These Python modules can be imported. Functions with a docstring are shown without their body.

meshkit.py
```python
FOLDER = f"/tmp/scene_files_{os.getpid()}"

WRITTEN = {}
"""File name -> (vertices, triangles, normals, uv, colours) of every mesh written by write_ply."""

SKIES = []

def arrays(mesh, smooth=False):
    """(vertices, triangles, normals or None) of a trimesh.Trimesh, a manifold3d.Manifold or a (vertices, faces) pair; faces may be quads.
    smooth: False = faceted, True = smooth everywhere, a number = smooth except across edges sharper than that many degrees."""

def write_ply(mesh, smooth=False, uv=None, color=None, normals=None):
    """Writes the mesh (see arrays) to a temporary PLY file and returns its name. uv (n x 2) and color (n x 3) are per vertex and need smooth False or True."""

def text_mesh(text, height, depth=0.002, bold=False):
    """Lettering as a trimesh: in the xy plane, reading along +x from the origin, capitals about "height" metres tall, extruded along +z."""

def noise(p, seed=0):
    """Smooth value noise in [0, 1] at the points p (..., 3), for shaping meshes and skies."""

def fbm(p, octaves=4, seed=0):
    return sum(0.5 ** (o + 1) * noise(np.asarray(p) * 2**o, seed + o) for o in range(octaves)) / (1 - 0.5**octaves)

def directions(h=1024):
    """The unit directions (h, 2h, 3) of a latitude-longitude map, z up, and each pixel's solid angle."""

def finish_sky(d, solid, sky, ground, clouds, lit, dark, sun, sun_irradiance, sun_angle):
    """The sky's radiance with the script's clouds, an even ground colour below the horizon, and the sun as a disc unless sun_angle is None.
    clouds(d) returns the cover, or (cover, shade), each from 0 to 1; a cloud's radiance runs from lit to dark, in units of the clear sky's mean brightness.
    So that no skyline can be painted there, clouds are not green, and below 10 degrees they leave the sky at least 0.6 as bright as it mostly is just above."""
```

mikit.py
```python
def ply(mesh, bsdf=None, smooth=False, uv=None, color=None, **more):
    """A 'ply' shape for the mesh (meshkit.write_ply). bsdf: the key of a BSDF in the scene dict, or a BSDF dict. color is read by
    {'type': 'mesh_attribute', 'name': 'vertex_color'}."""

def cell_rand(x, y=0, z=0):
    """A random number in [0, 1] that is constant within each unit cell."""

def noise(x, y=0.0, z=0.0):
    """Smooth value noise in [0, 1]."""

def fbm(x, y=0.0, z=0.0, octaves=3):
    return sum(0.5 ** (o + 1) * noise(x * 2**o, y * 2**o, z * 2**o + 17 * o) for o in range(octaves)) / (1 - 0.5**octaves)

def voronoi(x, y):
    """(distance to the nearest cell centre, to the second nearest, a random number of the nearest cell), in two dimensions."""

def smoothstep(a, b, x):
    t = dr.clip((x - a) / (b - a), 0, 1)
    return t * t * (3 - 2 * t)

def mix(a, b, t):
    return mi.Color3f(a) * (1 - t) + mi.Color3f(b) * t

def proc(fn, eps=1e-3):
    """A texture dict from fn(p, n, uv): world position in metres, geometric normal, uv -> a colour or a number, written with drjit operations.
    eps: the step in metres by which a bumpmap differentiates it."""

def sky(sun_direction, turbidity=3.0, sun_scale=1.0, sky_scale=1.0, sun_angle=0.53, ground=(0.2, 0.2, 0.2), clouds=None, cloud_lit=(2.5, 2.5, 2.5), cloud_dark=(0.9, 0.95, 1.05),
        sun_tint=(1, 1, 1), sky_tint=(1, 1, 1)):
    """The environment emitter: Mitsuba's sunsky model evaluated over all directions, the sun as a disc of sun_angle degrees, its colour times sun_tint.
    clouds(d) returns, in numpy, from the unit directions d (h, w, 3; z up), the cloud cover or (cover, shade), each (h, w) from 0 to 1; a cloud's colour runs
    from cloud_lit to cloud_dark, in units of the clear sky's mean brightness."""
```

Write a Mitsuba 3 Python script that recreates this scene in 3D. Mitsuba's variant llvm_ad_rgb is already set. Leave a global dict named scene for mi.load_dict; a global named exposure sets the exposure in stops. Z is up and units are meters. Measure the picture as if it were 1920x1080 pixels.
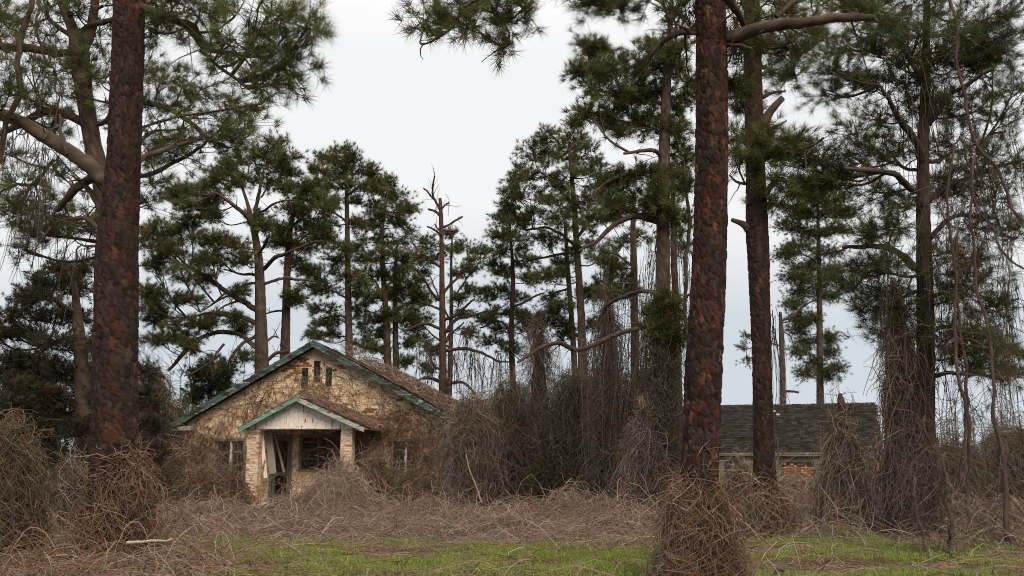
import math
import numpy as np
import trimesh
import shapely.geometry as sg
import mitsuba as mi
import drjit as dr
import mikit
import meshkit
from scipy.spatial import cKDTree

T = mi.ScalarTransform4f
scene, labels = {}, {}

# ------------------------------------------------------------------ camera, sky, exposure
FOC, HORIZON, EYE = 1844.0, 872.0, 1.3           # focal length in pixels of the 1920 wide photograph, horizon row, eye height
PITCH = math.atan((HORIZON - 540) / FOC)
CP, SP = math.cos(PITCH), math.sin(PITCH)
scene['camera'] = {'type': 'perspective', 'fov': math.degrees(2 * math.atan(960 / FOC)), 'fov_axis': 'x', 'near_clip': 0.1, 'far_clip': 3000.0,
                   'to_world': T().look_at(origin=[0, 0, EYE], target=[0, CP, EYE + SP], up=[0, 0, 1])}
exposure = 3.1


def overcast(d):
    """A closed, pale layer; a duller, bluer bank of it lies low all round and reaches a little higher in some directions."""
    el = np.arcsin(np.clip(d[..., 2], -1, 1))
    n = meshkit.fbm(d * np.array([3.0, 3.0, 9.0]) + 5, 4)
    wide = meshkit.fbm(d * np.array([1.6, 1.6, 0.5]) + 2.3, 2)
    top = 0.225 + 0.18 * (wide - 0.5)
    t = np.clip((top - el) / 0.13, 0, 1)
    low = 0.155 * t * t * (3 - 2 * t)
    high = np.clip((np.sin(el) - 0.40) / 0.60, 0, 1)       # an overcast sky is about twice as bright overhead as it is low down
    return np.ones(d.shape[:2]), np.clip(0.845 * (1 - high) + low + (n - 0.5) * 0.05 * t, 0, 1)


scene['sky'] = mikit.sky((0.30, -0.72, 0.62), turbidity=4, sun_scale=0.24, sun_angle=34, clouds=overcast,
                         cloud_lit=(2.90, 2.58, 2.32), cloud_dark=(0.83, 0.905, 0.97), ground=(0.08, 0.075, 0.06))

# ------------------------------------------------------------------ materials
VC = {'type': 'mesh_attribute', 'name': 'vertex_color'}


def two(b):
    return {'type': 'twosided', 'bsdf': b}


scene['matte'] = two({'type': 'diffuse', 'reflectance': VC})
scene['needles'] = {'type': 'principledthin', 'base_color': VC, 'roughness': 0.5, 'diff_trans': 0.7, 'spec_trans': 0.0}
scene['bark'] = two({'type': 'principled', 'base_color': VC, 'roughness': 0.9, 'specular': 0.06})


def white_paint(p, n, uv):
    g = mikit.fbm(p.x * 30, p.y * 30, p.z * 1.6, 4)
    f = mikit.fbm(p.x * 9, p.y * 9, p.z * 3 + 3, 3)
    flake = mikit.smoothstep(0.63, 0.68, g * 0.6 + f * 0.4 + 0.05 * mikit.noise(p.x * 60, p.z * 60))
    c = mikit.mix((0.80, 0.76, 0.73), (0.68, 0.64, 0.61), mikit.fbm(p.x * 5, p.z * 2, 4.0, 3))
    return mikit.mix(c, (0.10, 0.08, 0.07), flake)


def teal_paint(p, n, uv):
    g = mikit.fbm(p.x * 4 + 7, p.y * 4, p.z * 14, 4)
    c = mikit.mix((0.036, 0.072, 0.068), (0.064, 0.112, 0.106), mikit.noise(p.x * 7, p.z * 20, 1.0))
    c = mikit.mix(c, (0.26, 0.28, 0.27), mikit.smoothstep(0.64, 0.67, g))
    return mikit.mix(c, (0.026, 0.028, 0.026), mikit.smoothstep(0.46, 0.52, mikit.fbm(p.x * 2.2, p.y * 3, p.z * 6 + 9, 4)))


def window_paint(p, n, uv):
    c = mikit.mix((0.095, 0.135, 0.125), (0.16, 0.20, 0.185), mikit.fbm(p.x * 9, p.y * 9, p.z * 12, 3))
    return mikit.mix(c, (0.22, 0.20, 0.175), mikit.smoothstep(0.58, 0.63, mikit.fbm(p.x * 7 + 3, p.y * 7, p.z * 9, 4)))


def porch_paint(p, n, uv):
    g = mikit.fbm(p.x * 5 + 2, p.y * 4, p.z * 16, 4)
    c = mikit.mix((0.09, 0.21, 0.17), (0.13, 0.27, 0.225), mikit.noise(p.x * 7, p.z * 20, 1.0))
    right = mikit.smoothstep(-6.7, -6.5, p.x + 0.25 * mikit.fbm(p.x * 3, p.z * 9, 2.0, 3))
    c = mikit.mix(c, (0.36, 0.35, 0.34), mikit.smoothstep(0.63, 0.66, g + 0.16 * right))
    return mikit.mix(c, (0.05, 0.05, 0.045), mikit.smoothstep(0.66, 0.7, mikit.fbm(p.x * 6, p.y * 3, p.z * 9 + 4, 4)))


def mortar(p, n, uv):
    return mikit.mix((0.68, 0.56, 0.41), (0.50, 0.37, 0.26), mikit.smoothstep(0.4, 0.6, mikit.fbm(p.x * 6, p.y * 6, p.z * 6, 3)))


def old_wood(p, n, uv):
    return mikit.mix((0.16, 0.14, 0.125), (0.30, 0.28, 0.26), mikit.fbm(p.x * 40, p.y * 40, p.z * 3, 3))


def shed_paint(p, n, uv):
    c = mikit.mix((0.105, 0.115, 0.095), (0.17, 0.15, 0.105), mikit.fbm(p.x * 0.9, p.y * 0.9, p.z * 2.5, 4))
    return mikit.mix(c, (0.30, 0.25, 0.17), mikit.smoothstep(0.60, 0.66, mikit.fbm(p.x * 2.5 + 4, p.y * 2.5, p.z * 6, 4)))


def old_plaster(p, n, uv):
    return mikit.mix((0.36, 0.32, 0.27), (0.48, 0.44, 0.38), mikit.fbm(p.x * 2, p.y * 2, p.z * 2, 3))


def ground_col(p, n, uv):
    a = mikit.fbm(p.x * 2.3, p.y * 2.3, 0.0, 4)
    b = mikit.fbm(p.x * 17, p.y * 17, 3.0, 3)
    c = mikit.mix((0.050, 0.036, 0.028), (0.115, 0.088, 0.070), b)
    c = mikit.mix(c, (0.055, 0.072, 0.022), mikit.smoothstep(0.44, 0.56, a) * 0.8 * mikit.smoothstep(19.0, 16.5, p.y))
    return c


for k, fn, r in (('white_paint', white_paint, 0.6), ('teal_paint', teal_paint, 0.6), ('porch_paint', porch_paint, 0.6), ('window_paint', window_paint, 0.7), ('mortar', mortar, 0.95),
                 ('old_wood', old_wood, 0.85), ('shed_paint', shed_paint, 0.9), ('old_plaster', old_plaster, 0.95), ('ground_dirt', ground_col, 1.0)):
    scene[k] = two({'type': 'principled', 'base_color': mikit.proc(fn), 'roughness': r, 'specular': 0.3 if r < 0.9 else 0.1})
scene['pane_glass'] = {'type': 'thindielectric', 'int_ior': 1.5}

# ------------------------------------------------------------------ helpers


def P(px, py, Y):
    """The world point on the plane y = Y that stands at this place of the photograph."""
    dx, dz = (px - 960) / FOC, (540 - py) / FOC
    d = np.array([dx, CP - dz * SP, SP + dz * CP])
    return np.array([0, 0, EYE]) + d * (Y / d[1])


def mpp(py, Y):
    dz = (540 - py) / FOC
    return Y / (CP - dz * SP) / FOC


def unit(v):
    return v / np.maximum(np.linalg.norm(v, axis=-1, keepdims=True), 1e-9)


def spline(pts, n):
    """Catmull-Rom through the rows of pts (any number of columns), n samples evenly spread over the length of the first three."""
    p = np.asarray(pts, float)
    p = np.vstack([2 * p[0] - p[1], p, 2 * p[-1] - p[-2]])
    out = []
    for i in range(1, len(p) - 2):
        t = np.linspace(0, 1, 24, endpoint=False)[:, None]
        a, b, c, d = p[i - 1], p[i], p[i + 1], p[i + 2]
        out.append(0.5 * (2 * b + (c - a) * t + (2 * a - 5 * b + 4 * c - d) * t ** 2 + (3 * b - a - 3 * c + d) * t ** 3))
    q = np.vstack(out + [p[-2:-1]])
    s = np.concatenate([[0], np.cumsum(np.linalg.norm(np.diff(q[:, :3], axis=0), axis=1))])
    u = np.linspace(0, s[-1], n)
    return np.stack([np.interp(u, s, q[:, k]) for k in range(q.shape[1])], 1)


class Mesh:
    def __init__(self):
        self.v, self.f, self.c, self.n = [], [], [], 0

    def add(self, v, f, c):
        v = np.asarray(v, float).reshape(-1, 3)
        c = np.broadcast_to(np.asarray(c, float), v.shape) if np.ndim(c) == 1 else np.asarray(c, float).reshape(-1, 3)
        self.v.append(v)
        self.f.append(np.asarray(f, int) + self.n)
        self.c.append(c)
        self.n += len(v)

    def tubes(self, pts, rad, col, sides=3, rng=None):
        """pts (N, K, 3), rad (N, K), col (N, 3) or (N, K, 3)."""
        pts, rad = np.asarray(pts, float), np.asarray(rad, float)
        N, K, _ = pts.shape
        if N == 0:
            return
        t = unit(np.gradient(pts, axis=1))
        m = unit(pts[:, -1] - pts[:, 0])
        ref = np.where(np.abs(m[:, 2:3]) > 0.75, np.array([[0.96, 0.28, 0.0]]), np.array([[0.05, 0.1, 0.99]]))[:, None]
        a = unit(np.cross(t, np.broadcast_to(ref, t.shape)))
        b = np.cross(t, a)
        ang = np.arange(sides) * 2 * np.pi / sides
        v = pts[:, :, None] + rad[:, :, None, None] * (np.cos(ang)[:, None] * a[:, :, None] + np.sin(ang)[:, None] * b[:, :, None])
        col = np.asarray(col, float)
        if col.ndim == 1:
            col = np.broadcast_to(col, (N, 3))
        if col.ndim == 2:
            col = np.broadcast_to(col[:, None], (N, K, 3))
        c = np.broadcast_to(col[:, :, None], v.shape)
        i = (np.arange(N)[:, None, None] * K + np.arange(K - 1)[None, :, None]) * sides
        s = np.arange(sides)[None, None]
        s2 = (s + 1) % sides
        q = np.stack([i + s, i + s2, i + sides + s2, i + sides + s], -1).reshape(-1, 4)
        self.add(v, np.vstack([q[:, :3], q[:, [0, 2, 3]]]), c.reshape(-1, 3))

    def box(self, x0, x1, y0, y1, z0, z1, c, M=None):
        v = np.array([[x, y, z] for x in (x0, x1) for y in (y0, y1) for z in (z0, z1)], float)
        if M is not None:
            v = M(v)
        f = [[0, 1, 3], [0, 3, 2], [4, 6, 7], [4, 7, 5], [0, 4, 5], [0, 5, 1], [2, 3, 7], [2, 7, 6], [0, 2, 6], [0, 6, 4], [1, 5, 7], [1, 7, 3]]
        self.add(v, f, c)

    def arrays(self):
        return np.vstack(self.v), np.vstack(self.f), np.vstack(self.c)


def number(key):
    if key not in scene and key not in labels and not any(k.startswith(key + '__') for k in scene):
        return key
    i = 1
    while f'{key}_{i:03d}' in USED or f'{key}_{i:03d}' in scene:
        i += 1
    return f'{key}_{i:03d}'


USED = set()


def thing(name, label, cat, group=None, kind=None):
    k, i = name, 0
    while k in USED:
        i += 1
        k = f'{name}_{i:03d}'
    USED.add(k)
    labels[k] = {}
    if label:
        labels[k]['label'] = label
    if cat:
        labels[k]['category'] = cat
    if group:
        labels[k]['group'] = group
    if kind:
        labels[k]['kind'] = kind
    return k


def put(key, mesh, bsdf, smooth=False, kind=None, label=None):
    """Writes a mesh (Mesh with colours, or a trimesh / (v, f)) as one entry of the scene under a free key."""
    k, i = key, 0
    while k in scene:
        i += 1
        k = f'{key}_{i:03d}'
    if isinstance(mesh, Mesh):
        if not mesh.v:
            return None
        v, f, c = mesh.arrays()
        scene[k] = mikit.ply((v, f), bsdf, smooth=smooth, color=c)
    else:
        scene[k] = mikit.ply(mesh, bsdf, smooth=smooth)
    if kind or label:
        labels.setdefault(k, {})
        if kind:
            labels[k]['kind'] = kind
        if label:
            labels[k]['label'] = label
    return k


def walk_noise(rng, N, K, amp, rough=0.6):
    """Smooth random offsets (N, K, 3) that start at zero."""
    w = rng.normal(size=(N, K, 3))
    for k in range(1, K):
        w[:, k] = rough * w[:, k - 1] + (1 - rough) * w[:, k]
    w = np.cumsum(w, 1)
    return (w - w[:, :1]) * amp


def tones(rng, n, base, spread=0.25, hue=0.08):
    base = np.atleast_2d(np.asarray(base, float))
    c = base[rng.integers(0, len(base), n)]
    return np.clip(c * np.exp(rng.normal(0, spread, (n, 1))) * np.exp(rng.normal(0, hue, (n, 3))), 0.004, 0.8)


# ------------------------------------------------------------------ ground
BUMPS = [  # px, foot row, half width px, height m, distance
    (620, 985, 80, 1.05, 24.0), (700, 985, 60, 0.45, 25.0), (540, 975, 50, 0.5, 25.5), (800, 985, 75, 0.55, 23.0), (880, 990, 70, 0.35, 22.0), (390, 985, 60, 0.5, 23.0),
    (330, 1000, 60, 0.4, 19.0), (450, 990, 50, 0.35, 22.0), (980, 990, 60, 0.45, 22.5), (1070, 985, 55, 0.75, 23.0), (1140, 990, 60, 0.55, 22.0), (1200, 1000, 50, 0.45, 20.5),
    (960, 1000, 70, 0.3, 19.5), (110, 980, 60, 0.75, 20.0), (60, 1000, 60, 0.4, 17.5), (1510, 985, 60, 0.4, 21.0), (1640, 990, 60, 0.4, 20.5), (1800, 985, 80, 0.6, 20.0),
    (1900, 985, 60, 0.7, 19.0), (1480, 950, 50, 0.7, 28.0), (560, 1000, 90, 0.25, 19.0), (760, 1005, 90, 0.22, 18.5), (300, 1060, 70, 0.22, 12.6), (200, 1075, 110, 0.18, 12.0), (340, 1075, 60, 0.2, 12.0),
    (860, 1078, 40, 0.14, 11.9), (1150, 1005, 60, 0.25, 18.5), (60, 1075, 60, 0.25, 12.2), (1560, 1010, 70, 0.3, 17.5), (1860, 1015, 60, 0.3, 16.0)]
_b = np.array([[P(a, b, Y)[0], Y, hw * mpp(b, Y), h] for a, b, hw, h, Y in BUMPS])


def gz(x, y):
    x, y = np.asarray(x, float), np.asarray(y, float)
    z = np.zeros(np.broadcast(x, y).shape)
    for bx, by, w, h in _b:
        z = z + h * np.exp(-(((x - bx) / w) ** 2 + ((y - by) / (w * 0.9)) ** 2) * 1.3)
    p = np.stack(np.broadcast_arrays(x * 1.3, y * 1.3, 0 * x), -1)
    return z + 0.10 * (meshkit.fbm(p, 3) - 0.5) * np.exp(-((np.hypot(x, y - 20) / 60) ** 2))


def axis(lo, hi, step, far):
    mid = np.arange(lo, hi + step / 2, step)
    g = np.cumsum(step * 1.35 ** np.arange(1, 40))
    g = g[g < far]
    return np.concatenate([lo - g[::-1], mid, hi + g])


gx, gy = axis(-16, 18, 0.22, 900), axis(6, 46, 0.25, 900)
X, Yg = np.meshgrid(gx, gy)
Z = gz(X, Yg)
v = np.stack([X, Yg, Z], -1).reshape(-1, 3)
nx = len(gx)
i = (np.arange(len(gy) - 1)[:, None] * nx + np.arange(nx - 1)[None]).ravel()
put('ground', (v, np.stack([i, i + 1, i + nx + 1, i + nx], 1)), 'ground_dirt', smooth=True)
labels['ground'] = {'kind': 'structure'}

# ------------------------------------------------------------------ the brick house


class Frame:
    def __init__(self, px, py, Y, yaw):
        self.o = np.array([P(px, py, Y)[0], Y, 0.0])
        c, s = math.cos(math.radians(yaw)), math.sin(math.radians(yaw))
        self.u, self.v = np.array([c, -s, 0]), np.array([s, c, 0])

    def __call__(self, p):
        p = np.asarray(p, float)
        return self.o + p[..., :1] * self.u + p[..., 1:2] * self.v + p[..., 2:3] * np.array([0, 0, 1.0])

    def hit(self, px, py, v):
        """Local (u, w) where the photograph's ray meets the plane at local depth v."""
        e = np.array([0, 0, EYE])
        d = P(px, py, 10.0) - e
        t = ((self.o + v * self.v - e) @ self.v) / (d @ self.v)
        q = e + d * t - self.o
        return q @ self.u, q[2]

    def prism(self, poly, v0, v1, shift=None):
        """A polygon in the local (u, w) plane, extruded from depth v0 to v1."""
        out = []
        for g in getattr(poly, 'geoms', [poly]):
            m = trimesh.creation.extrude_polygon(g, v1 - v0, engine='earcut')
            q = np.array(m.vertices)
            out.append(trimesh.Trimesh(self(np.stack([q[:, 0], v0 + q[:, 2], q[:, 1]], 1)), m.faces[:, ::-1], process=False))
        return trimesh.util.concatenate(out)


def boxes(fr, *bs):
    """Boxes u0 u1 v0 v1 w0 w1 in a frame as one mesh with slightly rounded long edges left sharp."""
    m = Mesh()
    for b in bs:
        m.box(*b, (0, 0, 0), fr)
    v, f, _ = m.arrays()
    return v, f


HF = Frame(599, 800, 33.0, 4.4)
HOUSE = thing('brick_house', 'abandoned cream painted brick house with teal trim, smothered in dead vines', 'house')
h = HF.hit
uL, wE = h(333, 793, 0)
uR, _ = h(866, 795, 0)
uP, wP = h(594, 641, 0)
wL, wR = uL + 0.35, uR - 0.35                           # wall ends
SL = (wP - wE) / (uP - uL)
SR = (wP - wE) / (uR - uP)


def roof_w(u, drop=0.0):
    return np.where(u < uP, wP - (uP - u) * SL, wP - (u - uP) * SR) - drop


DEEP = 17.0
wall_poly = sg.Polygon([(wL, 0), (wR, 0), (wR, float(roof_w(wR, 0.16))), (uP, wP - 0.16), (wL, float(roof_w(wL, 0.16)))])
opens = []


def opening(x0, y0, x1, y1, low=None):
    a, b = h(x0, y0, 0), h(x1, y1, 0)
    o = (a[0], b[0], b[1] if low is None else low, a[1])
    opens.append(o)
    return o


win_l = opening(405, 822, 459, 897)
win_r = opening(733, 822, 786, 897)
porch_door = opening(508, 815, 546, 900, 0.12)
porch_win = opening(562, 815, 654, 880)
vents = [opening(566, 690, 577, 728), opening(589, 677, 600, 716), opening(611, 689, 622, 725)]
cut = wall_poly
for a, b, c, d in opens:
    cut = cut.difference(sg.box(a, c, b, d))
put(HOUSE + '__front_wall', HF.prism(cut, 0.0, 0.22), 'mortar')

rng = np.random.default_rng(11)
# painted bricks of the front wall, each with its own edges
bm = Mesh()
BW, BH = 0.215, 0.077
for r in range(int(wP / BH) + 1):
    w0 = r * BH + 0.005
    row = wall_poly.intersection(sg.box(-20, w0, 20, w0 + BH - 0.01))
    if row.is_empty or row.area < 0.01:
        continue
    mid = wall_poly.intersection(sg.LineString([(-20, w0 + BH), (20, w0 + BH)]))
    if mid.is_empty:
        continue
    lo, hi = mid.bounds[0], mid.bounds[2]
    spans = [(lo, hi)]
    for a, b, c, d in opens:
        if d > w0 and c < w0 + BH - 0.01:
            nxt = []
            for s, e in spans:
                if b <= s or a >= e:
                    nxt.append((s, e))
                else:
                    nxt += [(s, a)] * int(a > s) + [(b, e)] * int(b < e)
            spans = nxt
    for s, e in spans:
        k0 = math.floor(s / BW) - 1
        for k in range(k0, int(e / BW) + 2):
            u0 = max(s, (k + 0.5 * (r % 2)) * BW + 0.005)
            u1 = min(e, (k + 1 + 0.5 * (r % 2)) * BW - 0.005)
            if u1 - u0 < 0.03:
                continue
            q = np.array([u0, 0.0, w0])
            peel = meshkit.fbm(q * np.array([0.9, 1, 1.1]) + 31, 3) + rng.normal(0, 0.10)
            stain = meshkit.fbm(q * np.array([1.7, 1, 1.7]) + 57, 3)
            if peel > 0.78:
                c = np.array([0.30, 0.13, 0.075]) * rng.uniform(0.6, 1.15)
            else:
                c = np.array([0.79, 0.65, 0.475]) * rng.uniform(0.90, 1.03)
                if stain > 0.60:
                    c = c * np.array([0.94, 0.87, 0.79])
            pr = rng.uniform(0.005, 0.011)
            bm.box(u0, u1, -pr, 0.02, w0, w0 + BH - 0.01, c, HF)
put(HOUSE + '__front_wall__bricks', bm, 'matte', kind='stuff')
put(HOUSE + '__side_wall', boxes(HF, (wL, wL + 0.22, 0.222, DEEP, 0, wE - 0.12)), 'mortar')
put(HOUSE + '__side_wall', boxes(HF, (wR - 0.22, wR, 0.222, DEEP, 0, wE - 0.12)), 'mortar')
put(HOUSE + '__back_wall', HF.prism(wall_poly, DEEP + 0.003, DEEP + 0.2), 'mortar')
put(HOUSE + '__inner_wall', boxes(HF, (wL + 0.3, wR - 0.3, 3.6, 3.7, 0, wE - 0.2)), 'old_plaster')
put(HOUSE + '__inner_floor', boxes(HF, (wL + 0.23, wR - 0.23, 0.23, 3.59, 0.12, 0.2)), 'old_plaster')
put(HOUSE + '__ceiling', boxes(HF, (wL + 0.23, wR - 0.23, 0.23, DEEP, wE - 0.11, wE - 0.05)), 'old_plaster')


def slope_slab(fr, a, b, v0, v1, th):
    """A roof slab whose top runs from (u, w) a to b, extruded from v0 to v1."""
    return fr.prism(sg.Polygon([a, b, (b[0], b[1] - th), (a[0], a[1] - th)]), v0, v1)


def shingle_slope(fr, a, b, v0, v1, cols, rng, expo=0.15, tab=0.3, miss=0.01, key=None, gaps=()):
    """Tabs of shingles over the slope from the eave a up to the ridge b."""
    m = Mesh()
    a, b = np.array(a, float), np.array(b, float)
    L = np.linalg.norm(b - a)
    d = (b - a) / L
    nrm = np.array([-d[1], d[0]]) * (1 if d[0] > 0 else -1)
    rows, n = int(L / expo), int((v1 - v0) / tab)
    for r in range(rows):
        for k in range(n):
            if rng.random() < miss:
                continue
            s0, s1 = r * expo - 0.01, min(L, (r + 1) * expo + 0.05)
            q0 = v0 + (k + 0.5 * (r % 2)) * tab + rng.uniform(0, 0.008)
            q1 = min(v1, q0 + tab - 0.008)
            if q1 - q0 < 0.03:
                continue
            lift0, lift1 = 0.020 + abs(rng.normal(0, 0.006)), 0.004
            w = [a + d * s0 + nrm * lift0, a + d * s1 + nrm * lift1, a + d * s1 + nrm * (lift1 - 0.003), a + d * s0 + nrm * (lift0 - 0.012)]
            v = np.array([[x[0], q, x[1]] for q in (q0, q1) for x in w])
            f = [[0, 1, 5], [0, 5, 4], [1, 2, 6], [1, 6, 5], [2, 3, 7], [2, 7, 6], [3, 0, 4], [3, 4, 7], [0, 2, 1], [0, 3, 2], [4, 5, 6], [4, 6, 7]]
            m.add(fr(v), f, tones(rng, 1, cols, 0.22, 0.05)[0])
    return m


ov = -0.42                                              # how far the roof stands out in front of the wall
put(HOUSE + '__roof', slope_slab(HF, (uL, wE), (uP, wP), ov, DEEP + 0.3, 0.09), 'old_wood')
put(HOUSE + '__roof', slope_slab(HF, (uP + 0.002, wP), (uR, wE), ov, DEEP + 0.3, 0.09), 'old_wood')
put(HOUSE + '__roof__shingles', shingle_slope(HF, (uL, wE), (uP, wP), ov - 0.03, DEEP + 0.3, [(0.045, 0.042, 0.038)], rng), 'matte', kind='stuff')
put(HOUSE + '__roof__shingles', shingle_slope(HF, (uR, wE), (uP, wP), ov - 0.03, DEEP + 0.3, [(0.075, 0.045, 0.035), (0.055, 0.045, 0.038)], rng, miss=0.03), 'matte', kind='stuff')


def rake(fr, a, b, v, th, deep, drop=0.02):
    return fr.prism(sg.Polygon([(a[0], a[1] - drop), (b[0], b[1] - drop), (b[0], b[1] - drop - deep), (a[0], a[1] - drop - deep)]), v, v + th)


put(HOUSE + '__rake_board', rake(HF, (uL + 0.02, wE), (uP, wP), ov - 0.032, 0.03, 0.20), 'teal_paint')
put(HOUSE + '__rake_board', rake(HF, (uP + 0.002, wP), (uR - 0.02, wE), ov - 0.032, 0.03, 0.20), 'teal_paint')
put(HOUSE + '__rake_trim', rake(HF, (uL + 0.02, wE), (uP, wP), ov - 0.052, 0.018, 0.075, 0.0), 'teal_paint')
put(HOUSE + '__rake_trim', rake(HF, (uP + 0.002, wP), (uR - 0.02, wE), ov - 0.052, 0.018, 0.075, 0.0), 'teal_paint')
put(HOUSE + '__cornice_return', boxes(HF, (uL - 0.02, wL + 0.28, ov + 0.01, -0.013, wE - 0.26, wE - 0.12)), 'old_wood')
put(HOUSE + '__cornice_return', boxes(HF, (wR - 0.2, uR + 0.02, ov + 0.01, -0.013, wE - 0.26, wE - 0.12)), 'old_wood')

for a, b, c, d in vents:
    k = put(HOUSE + '__gable_vent', boxes(HF, (a, a + 0.025, 0.01, 0.09, c, d), (b - 0.025, b, 0.01, 0.09, c, d), (a + 0.026, b - 0.026, 0.01, 0.09, d - 0.025, d), (a + 0.026, b - 0.026, 0.01, 0.09, c, c + 0.025)), 'teal_paint')
    put(k + '__backing', boxes(HF, (a, b, 0.16, 0.17, c, d)), 'old_plaster')
    for s in range(9):
        w = c + 0.04 + s * (d - c - 0.07) / 9
        v = HF(np.array([[x, y, z] for x in (a + 0.027, b - 0.027) for y, z in ((0.022, w), (0.028, w - 0.01), (0.085, w + 0.055), (0.079, w + 0.065))]))
        put(k + '__slat', (v, [[0, 1, 2], [0, 2, 3], [4, 6, 5], [4, 7, 6], [0, 4, 5], [0, 5, 1], [1, 5, 6], [1, 6, 2], [2, 6, 7], [2, 7, 3], [3, 7, 4], [3, 4, 0]]), 'teal_paint')


def window(fr, parent, o, mull, rails, lights, paint='teal_paint', pale='old_wood', glass=True, name='window', seed=0):
    """A casing, sash bars and single panes in the opening o = (u0, u1, w0, w1); mull: positions 0..1 of heavy uprights, rails of cross bars."""
    u0, u1, w0, w1 = o
    g = np.random.default_rng(seed)
    k = put(parent + '__' + name, boxes(fr, (u0, u0 + 0.09, -0.03, 0.12, w0, w1), (u1 - 0.09, u1, -0.03, 0.12, w0, w1), (u0 + 0.091, u1 - 0.091, -0.03, 0.12, w1 - 0.09, w1),
                                          (u0 - 0.05, u1 + 0.05, -0.08, 0.12, w0 - 0.06, w0 - 0.001)), paint)
    us = [u0 + 0.09] + [u0 + m * (u1 - u0) for m in mull] + [u1 - 0.09]
    ws = [w0] + [w0 + r * (w1 - w0) for r in rails] + [w1 - 0.09]
    for m in us[1:-1]:
        put(k + '__mullion', boxes(fr, (m - 0.035, m + 0.035, 0.0, 0.10, w0, w1 - 0.092)), pale)
    bars = []
    for r in ws[1:-1]:
        for a, b in zip(us[:-1], us[1:]):
            bars.append((a + 0.036, b - 0.036, 0.03, 0.08, r - 0.02, r + 0.02))
    for a, b in zip(us[:-1], us[1:]):
        for j in range(1, lights):
            x = a + (b - a) * j / lights
            for s, e in zip(ws[:-1], ws[1:]):
                bars.append((x - 0.011, x + 0.011, 0.045, 0.07, s + 0.021, e - 0.021))
    if bars:
        put(k + '__sash_bars', boxes(fr, *bars), paint)
    if glass:
        for a, b in zip(us[:-1], us[1:]):
            for s, e in zip(ws[:-1], ws[1:]):
                if g.random() < 0.55:
                    v = fr(np.array([[a, 0.058, s], [b, 0.058, s], [b, 0.058, e], [a, 0.058, e]]))
                    put(k + '__pane', (v, [[0, 1, 2], [0, 2, 3]]), 'pane_glass')
    return k


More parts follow.
